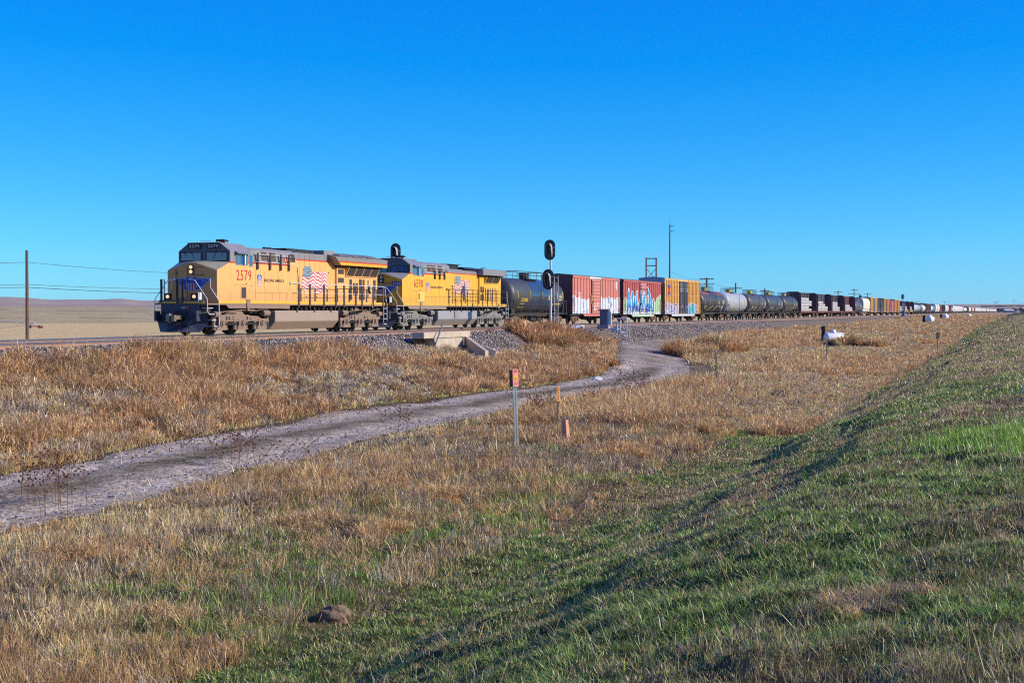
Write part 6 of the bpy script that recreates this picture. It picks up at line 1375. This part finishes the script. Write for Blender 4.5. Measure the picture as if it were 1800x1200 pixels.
def tufts(name, x, y, R_, N, cols, p, rs, label, cat, wk=.00042, up=.9, hk=1.0, z0=None, jitc=.25, group=None, kind='stuff', wmin=.004, vary=.62):
    """fluffy bushes: N fine strands radiating from each centre"""
    nb = len(x); X = np.repeat(x, N); Y = np.repeat(y, N); RR = np.repeat(R_, N); n = len(X)
    a = rs.rand(n) * 2 * math.pi; rad = RR * .35 * rs.rand(n) ** .5; X2 = X + np.cos(a) * rad; Y2 = Y + np.sin(a) * rad
    lean = up * rs.rand(n) ** .7; ld = a + rs.randn(n) * .5; L = RR * (.75 + .5 * rs.rand(n)) * hk
    cb = pick(rs, nb, cols, p) * (1 - vary * .6 + vary * rs.rand(nb, 1)); c = jit(np.repeat(cb, N, 0), rs, jitc); r = np.hypot(X, Y)
    z = ground_z(X2, Y2)
    if z0 is not None: z = np.maximum(z, np.repeat(z0, N))
    # most strands are short twigs floating through the upper volume of the bush, the rest rise from the root
    tw = rs.rand(n) < .62; k_ = tw.sum(); d = rs.randn(k_, 3); d /= np.linalg.norm(d, axis=1)[:, None]; d[:, 2] = np.abs(d[:, 2]) * .9 + .1; q_ = (.35 + .6 * rs.rand(k_) ** .6)[:, None]
    pos = d * q_ * (RR * hk)[tw][:, None] * [.75, .75, .82]; X2[tw] = X[tw] + pos[:, 0]; Y2[tw] = Y[tw] + pos[:, 1]; z[tw] += pos[:, 2]; L[tw] = RR[tw] * (.18 + .22 * rs.rand(k_)); lean[tw] = 1.3 * rs.rand(k_) ** .8; c[tw] *= (1.08)
    return blades(name, X2, Y2, L, np.maximum(wmin, wk * r) * (1 + .6 * rs.rand(n)), lean, ld, c, rs, label, cat, curl=.5, z0=z, tipcol=c * 1.2, group=group, kind=kind)
def embankment():
    rs = np.random.RandomState(2); n = 6600
    s = 22 + 118 * rs.rand(n) ** 1.25; u = -32.6 + 11.0 * rs.rand(n); x, y, _ = W(u, s)
    top = -30.6 + .9 * fb(s * .25, s * 0, 130, 3) - .9 * sst(60, 70, s) * -1.0
    k = (u > np.interp(s, [20, 48, 66, 76, 90], [-32.1, -31.9, -31.3, -30.4, -29.8]) + .9 * fb(s * .22, s * 0, 131, 2)) & ~in_gravel(u, s) & ~on_road(u, s) & (s < 119) & (u < road_u(s) - road_hw(s) - .1)
    k &= ~((s > 72.5) & (s < 84) & (u < -30.4)) & ~((s > 79) & (s < 92) & (u < -28.6)); k &= np.abs(x / y) < .44
    x, y, u, s = x[k], y[k], u[k], s[k]; t = sst(-24, -29, u); n = len(x); q = fb(u * .3, s * .12, 133, 3)
    R_ = .32 + .22 * rs.rand(n) + .22 * t * rs.rand(n); R_ *= (.8 + .5 * q) * (.62 + .75 * vn(u * .9, s * .55, 181))
    z0 = np.where(u < -29.0, ballast_z(u) - .03, -9)
    for i, (sel, cols, p, nm, lb) in enumerate(((q + .12 * t + .1 * (rs.rand(n) - .5) > .475, [KOCHE, KOCHE * 1.12, TAN, DKB * 1.6], [5, 3, 1.6, .8], 'kochia_weeds', 'rust-brown tumbleed thicket covering the track embankment'), (None, [TAN, BLOND * .85, MAUVE * 1.1, GREYW, GREYW * .7, KOCH * .8], [3, 1.6, 2.5, 2.2, 1.2, 2], 'dry_weeds', 'grey and tan dead weeds low on the track embankment'))):
        if i == 0: m = sel; used = m
        else: m = ~used
        tufts(nm, x[m], y[m], R_[m] * (1.15 if i == 0 else .9), 66, cols, p, rs, lb.replace('tumbleed', 'tumbleweed'), 'weeds', z0=z0[m], up=.85)
    # green fringe along the road
    n = 16000; s = 20 + 90 * rs.rand(n); u = road_u(s) - road_hw(s) - .15 - .7 * rs.rand(n) ** 2; x, y, _ = W(u, s)
    blades('road_verge_grass', x, y, .06 + .1 * rs.rand(n), .0005 * np.hypot(x, y), .7 * rs.rand(n), rs.rand(n) * 6.28, jit(pick(rs, n, [GRN * 1.3, TAN, BLOND], [3, 2, 1]), rs), rs, 'fringe of green grass along the upper edge of the dirt road', 'grass')
embankment()
def right_meadow():
    rs = np.random.RandomState(4)
    # beyond 45 m, right of the road: from fence posts to the far tanks
    n = 90000; r = 44 * (900 / 44) ** (rs.rand(n)); a = np.radians(-4 + 26 * rs.rand(n)); x, y = np.sin(a) * r, np.cos(a) * r; u, s = US(x, y)
    k = (u > np.interp(s, [60, 130, 220, 420], [-29.2, -28.9, -29.4, -31.0]) + .7 * (vn(s * .12, s * 0, 190) - .5)) & (u < -6.0) & ~on_road(u, s) & ~in_gravel(u, s); k &= ~((u < -21.5) & (s < 90)) & ~((np.abs(u - road_u(s)) < road_hw(s) + 1.3) & (s < 92)); x, y, u, s, r = x[k], y[k], u[k], s[k], r[k]; n = len(x)
    q = fb(u * .22, s * .07, 140, 3) + .10 * sst(-17, -26, u); q2 = fb(u * .3 + 9, s * .1, 143, 3); hi = q + .12 * (rs.rand(n) - .5) > .53
    sc = 1 + .0006 * r
    R_ = np.where(hi, .42 + .3 * rs.rand(n), .26 + .12 * rs.rand(n)) * sc * (.85 + .4 * q2) * np.where(u > -10, .65, 1); z0 = np.where(u < -29.0, ballast_z(u) - .03, -9)
    tufts('kochia_weeds', x[hi], y[hi], R_[hi], 22, [KOCHE, KOCHE * 1.1, TAN, BLOND * .8], [3, 2, 2, 1.2], rs, 'rust-brown weeds on the rough ground towards the propane tanks', 'weeds', z0=z0[hi], wk=.00042, jitc=.12, vary=.3)
    tufts('dry_weeds', x[~hi], y[~hi], R_[~hi], 20, [TAN, BLOND * .85, MAUVE * 1.3, GREYW * .75, KOCH * .9, GRN * 1.5], [4, 2.5, 2, 1.0, 1.6, .4], rs, 'tan and mauve dry grass on the rough ground towards the propane tanks', 'weeds', z0=z0[~hi], wk=.00042, jitc=.12, vary=.3)
    # far mown bank
    n = 260000; r = 45 * (700 / 45) ** (rs.rand(n)); a = np.radians(28 * rs.rand(n)); x, y = np.sin(a) * r, np.cos(a) * r; u, s = US(x, y); k = (u > -8) & (u < 9); x, y, u, s, r = x[k], y[k], u[k], s[k], r[k]; n = len(x)
    g = slope_green(u, s, x, y); isg = rs.rand(n) < .06 + .6 * g; c = np.where(isg[:, None], pick(rs, n, [GRN, BGRN], [2, 2]), pick(rs, n, [TAN * .9, MAUVE * 1.2, BLOND * .7], [4, 2, 1]))
    blades('bank_grass', x, y, .09 + .07 * rs.rand(n), .0006 * r, .6 * rs.rand(n), rs.rand(n) * 6.28, jit(c, rs), rs, 'mown green and tan grass on the distant part of the bank', 'grass')
right_meadow()
def meadow_tufts():
    rs = np.random.RandomState(14); n = 7000; x, y, r = polar(rs, n, 9, 62); u, s = US(x, y)
    k1 = fb(x * .34, y * .34, 110, 3) + .10 * np.exp(-((u + 11.5) / 2.2) ** 2); k = (u > np.maximum(-17.4, road_u(s) + road_hw(s) + .8)) & (u < -7.8) & (rs.rand(n) < sst(.46, .62, k1) * .9 + .12); x, y, r, u = x[k], y[k], r[k], u[k]
    tufts('weed_tussocks', x, y, (.13 + .34 * rs.rand(len(x)) ** 1.6) * (.85 + .01 * r), 72, [KOCH, TAN, MAUVE, DKB * 1.3, GREYW * .8], [4, 3.5, 3, 1.2, .8], rs, 'tangled brown weed tussocks scattered over the meadow', 'weeds', wmin=.0022, wk=.00034, up=1.0)
    n = 3300; x, y, r = polar(rs, n, 5, 30, a1=34); u, s = US(x, y); k = (u > -8) & (u < 1); x, y, r = x[k], y[k], r[k]
    tufts('bank_tussocks', x, y, .06 + .07 * rs.rand(len(x)), 34, [GRN, BGRN, GRN * .8, TAN * .8, MAUVE, DKB], [3, 2, 2, 2.4, 2, 1.2], rs, 'small green and brown tussocks on the mown bank', 'grass', wmin=.0022, wk=.0003, up=1.1)
meadow_tufts()
def litter():
    rs = np.random.RandomState(17); n = 17000; x, y, r = polar(rs, n, 5, 40, a1=32); u, s = US(x, y); k = (u > -17) & (rs.rand(n) < np.where(u > -7.5, .35, 1)); x, y, r, u = x[k], y[k], r[k], u[k]; n = len(x)
    h = .12 + .3 * rs.rand(n) ** 1.6; lean = .25 + 1.2 * rs.rand(n); c = jit(pick(rs, n, [BLOND, TAN * 1.1, GREYW * 1.1, MAUVE], [4, 3, 2, 1]), rs)
    blades('bent_straw', x, y, h, np.maximum(.0025, .0004 * r), lean, rs.rand(n) * 6.28, c, rs, 'bent and broken pale straws lying across the meadow', 'straw', curl=1.2)
litter()
# named bushes
def bush(px, D, R_, N, cols, label, seed, ub=None, spread=1.0, name='tumbleweed_bush', py=None):
    rs = np.random.RandomState(seed); x0, y0 = (px - 900) / 2500 * D, D
    if py: x0, y0, _ = hit(px, py)
    m = 22; a = rs.rand(m) * 6.28; rr = R_ * spread * rs.rand(m) ** .5; x, y = x0 + np.cos(a) * rr, y0 + np.sin(a) * rr; u, s = US(x, y)
    z0 = np.where((u < -29.0), ballast_z(u) - .03, -9)
    o = tufts(name, x, y, np.full(m, R_ * .62) * (.8 + .5 * rs.rand(m)) * (1.25 - .5 * rr / R_ / spread), N, cols, [4, 3, 2], rs, label, 'bush', z0=z0, group='large tumbleweed bushes', kind=None, up=1.0, jitc=.3)
BC = [KOCHE, KOCHE * 1.15, KOCHE * .75]
bush(945, 95.5, 1.8, 380, BC, 'big rust-brown bush at the foot of the two-headed signal mast', 21)
bush(990, 100, 1.8, 340, BC, 'rust-brown bush between the signal mast bush and the steel stair', 22); bush(1028, 104, 1.35, 270, BC, 'dense rust-brown bush just left of the steel stair', 23); bush(1060, 0, .8, 200, BC, 'rust-brown bush at the left edge of the gravel crossing', 24, py=640)
bush(1222, 104, 2.0, 300, [KOCHE, TAN, KOCHE * .8], 'rust-brown bush at the right edge of the gravel crossing', 25); bush(1270, 116, 2.0, 280, [KOCHE, TAN, BLOND * .8], 'tan and rust bush right of the gravel crossing', 26)
bush(1488, 129, 1.5, 300, [KOCH, TAN, DKB], 'dark-shaded weeds piled in front of the nearest propane tank', 27); bush(1350, 88, 1.0, 160, [KOCH * .8, DKB, TAN], 'brown bush casting a shadow in the middle of the right meadow', 28)
bush(1530, 128, 1.4, 200, [KOCH, TAN, KOCH * .8], 'rust-brown bush right of the nearest propane tank', 29)
bush(1540, 0, .20, 90, [TAN * .9, MAUVE * 1.2, DKB * 1.6], 'dead pinkish-brown weed clump on the mown bank at lower right', 30, spread=2.2, py=1060); bush(560, 0, .50, 190, [TAN, KOCH, TAN * .8], 'feathery tan bush right of the mauve grass in the lower left', 31, spread=1.2, py=930)
bush(665, 0, .45, 170, [TAN, KOCH, KOCH * 1.2], 'feathery tan bush beside the pale straw stalks at lower centre', 41, spread=1.2, py=940)
bush(770, 0, .50, 150, [TAN, KOCH, KOCH * 1.2], 'wide tan weed clump left of the bent straw stalks', 42, spread=1.5, py=880)
bush(1090, 0, .6, 150, [TAN, KOCH, KOCH * 1.2], 'tan weed clump in the meadow right of the orange pedestal', 43, spread=1.3, py=800)
bush(1240, 0, .7, 150, [KOCH, TAN, KOCH * 1.2], 'orange-tan weed clump at the meadow edge right of centre', 44, spread=1.4, py=760)
bush(290, 0, .30, 150, [KOCH * .9, TAN, KOCH * .7], 'low rusty tussock near the lower left corner', 32, spread=1.4, py=1085); bush(370, 0, .25, 130, [KOCH * .8, TAN, DKB], 'rusty tussock left of the brown dirt mound', 33, spread=1.4, py=1150)
# green tall clump right edge
rs = np.random.RandomState(6); n = 6600; x = 6.5 + .5 * rs.randn(n); y = 18.6 + .9 * rs.randn(n); blades('green_tussock', x, y, .07 + .14 * rs.rand(n), np.full(n, .011), .5 * rs.rand(n), math.pi + rs.randn(n), jit(pick(rs, n, [BGRN * 1.15, GRN * 1.2, BLOND * .8], [5, 3, .7]), rs), rs, 'tall bright green tussock on the bank at the right edge', 'grass tussock', kind=None)
# dead sunflowers: stalks with dark seed heads
mk_stalk = plain('stalk_brown', (.17, .07, .035), .8); mk_seed = plain('seed_head', (.09, .03, .015), .9)
def sunflower(px, py, H, nh, label, seed, lean=(0, 0)):
    x, y, z = hit(px, py); D = y; rs = np.random.RandomState(seed); r = empty('dead_sunflower', (x, y, z), 0, label=label, cat='dead sunflower', group='dead sunflowers along the dirt road')
    st = MB(False); hd = []; lx, ly = lean
    for k in range(max(1, nh // 4)):
        bx, by = (rs.rand(2) - .5) * .7; top = (bx + lx + (rs.rand() - .5) * .3, by + ly + (rs.rand() - .5) * .3, H * (.75 + .25 * rs.rand())); mid = (bx + (top[0] - bx) * .35, by + (top[1] - by) * .35, top[2] * .5)
        st.tube([(bx, by, -.05), mid, top], .003 + .00007 * D, 5)
        for j in range(min(nh, 9)):
            t = .35 + .65 * rs.rand(); p0 = Vector((bx, by, 0)).lerp(Vector(top), t); a = rs.rand() * 6.28; ll = H * (.15 + .25 * rs.rand()); p1 = p0 + Vector((math.cos(a) * ll * .8, math.sin(a) * ll * .8, ll * .6)); st.tube([tuple(p0), tuple(p1)], .0015 + .00005 * D, 4); hd.append(p1)
        hd.append(Vector(top))
    st.build('stalk', mk_stalk, r)
    base = MB(False); rr = .016 + .0002 * D; base.lathe([(rr * .4, -rr * .6), (rr, -.2 * rr), (rr * .9, rr * .4), (rr * .3, rr * .7)], (0, 0, 0), 2, 7); me = base.mesh('seed_head', mk_seed)
    for p in hd: o = link_mesh('seed_head', me, r); o.location = p
for a in [(64, 895, .95, 26, 'tall dead sunflower with many seed heads at the far left edge', 1), (92, 908, 1.15, 26, 'tallest dead sunflower, standing over the road at lower left', 2), (118, 890, .8, 14, 'shorter dead sunflower right of the tallest one', 3), (187, 876, .85, 7, 'single dead sunflower stalk standing alone in the road view', 4),
          (330, 810, .7, 10, 'small dead sunflower left of the rusty tussock by the road', 5), (400, 820, .8, 26, 'reddish bushy dead sunflower on the lower road edge', 6), (430, 812, .75, 18, 'dead sunflower right beside the reddish bushy one', 7), (472, 848, 1.0, 14, 'dead sunflower leaning right with long bare branches', 8, (.5, .1)),
          (700, 770, 1.0, 16, 'dead sunflower left of the pink marker post', 9), (930, 745, 1.0, 22, 'dead sunflower with heads just right of the pink marker post', 10), (955, 735, .9, 12, 'dead sunflower between the marker post and the orange blade', 11), (1040, 722, .9, 14, 'dead sunflower right of the orange blade', 12),
          (1085, 698, 1.1, 20, 'dead sunflower by the bend of the dirt road', 13, (.4, .2)), (1115, 704, 1.2, 26, 'dead sunflower with spreading heads at the gravel crossing', 14, (.3, .2)), (438, 925, .55, 8, 'thin dead sunflower in the mauve grass at lower left', 15)]: sunflower(*a)
# pale broken stalks
def stalks(px, py, label, seed, n=14, H=.32):
    x, y, z = hit(px, py); D = y; rs = np.random.RandomState(seed); b = MB(False)
    for k in range(n):
        a = rs.rand() * 6.28; l = H * (.5 + .7 * rs.rand()); bx, by = (rs.rand(2) - .5) * H * .9; p1 = (bx + math.cos(a) * l * .35, by + math.sin(a) * l * .3, l * .8); p2 = (p1[0] + math.cos(a + 1) * l * .5, p1[1] + math.sin(a) * .2 * l, p1[2] + (rs.rand() - .6) * l * .5); b.tube([(bx, by, 0), p1, p2], .0028 + .00012 * D, 4)
    o = b.build('broken_stalks', plain('straw_pale', (.72, .54, .25), .7)); o.location = (x, y, z); tag(o, label, 'dead stalks', 'pale broken stalks')
stalks(60, 1125, 'pale broken straw stalks at the far lower left', 1, 22, .36); stalks(895, 905, 'pair of pale bent straw stalks in the green grass at centre', 2, 7, .3); stalks(700, 985, 'pale straw stalks at the edge of the feathery bush', 3, 9, .3)
# gravel stones on the ballast shoulder
def stones():
    rs = np.random.RandomState(8); n = 26000; s = 40 + 150 * rs.rand(n) ** 1.3; u = -32.6 + 3.4 * rs.rand(n); x, y, _ = W(u, s); z = ballast_z(u) + .03 + (fb(s * 1.3, u * 1.3, 80, 3) - .5) * .16
    k = z > ground_z(x, y) - .05; x, y, z = x[k], y[k], z[k]
    n2 = 9000; s2 = 12 + 105 * rs.rand(n2); T2 = 2 * rs.rand(n2) - 1; x2, y2, _ = W(road_u(s2) + T2 * road_hw(s2), s2); z2 = ground_z(x2, y2) + .03; sc = np.concatenate([np.ones(len(x)), np.where(s2 > 85, .8, .3 + .35 * rs.rand(n2))])[:, None, None]; x, y, z = np.concatenate([x, x2]), np.concatenate([y, y2]), np.concatenate([z, z2]); n = len(x); T = np.array([(1, 1, 1), (-1, -1, 1), (-1, 1, -1), (1, -1, -1)]) * .034
    V = (np.stack([x, y, z], 1)[:, None, :] + sc * (T[None] * (.6 + .8 * rs.rand(n, 1, 1)) + rs.randn(n, 4, 3) * .016)).reshape(-1, 3); i = (np.arange(n) * 4)[:, None]; F = np.concatenate([i + [0, 1, 2], i + [0, 3, 1], i + [0, 2, 3], i + [1, 3, 2]])
    c = jit(pick(rs, n, [np.array((.42, .37, .32)), np.array((.2, .19, .19)), np.array((.08, .075, .08)), np.array((.4, .27, .19))], [3, 3, 2, 1]), rs)
    m = bpy.data.materials.new('loose_stone'); N = NT(m); b = N.n('ShaderNodeBsdfPrincipled'); N.l(N.n('ShaderNodeAttribute', attribute_name='Col').outputs[0], b.inputs['Base Color']); b.inputs['Roughness'].default_value = .9; N.l(b.outputs[0], N.out.inputs[0])
    tag(raw_mesh('loose_ballast', V, F, m, np.repeat(c, 4, 0), smooth=False), 'loose grey and brown stones on the ballast shoulder and the dirt road', 'stones', kind='stuff')
stones()

# ------------------------------------------------------------------ air
def haze():
    b = MB(False); b.box(-5000, 5000, -300, 6300, -12, 56); m = bpy.data.materials.new('haze_air'); N = NT(m); v = N.n('ShaderNodeVolumePrincipled')
    v.inputs['Density'].default_value = .000025; v.inputs['Color'].default_value = (.66, .80, 1, 1); v.inputs['Anisotropy'].default_value = .2; N.l(v.outputs[0], N.out.inputs['Volume'])
    tag(b.build('haze', m), 'thin bluish air haze over the far plain', 'haze', kind='stuff')
haze()
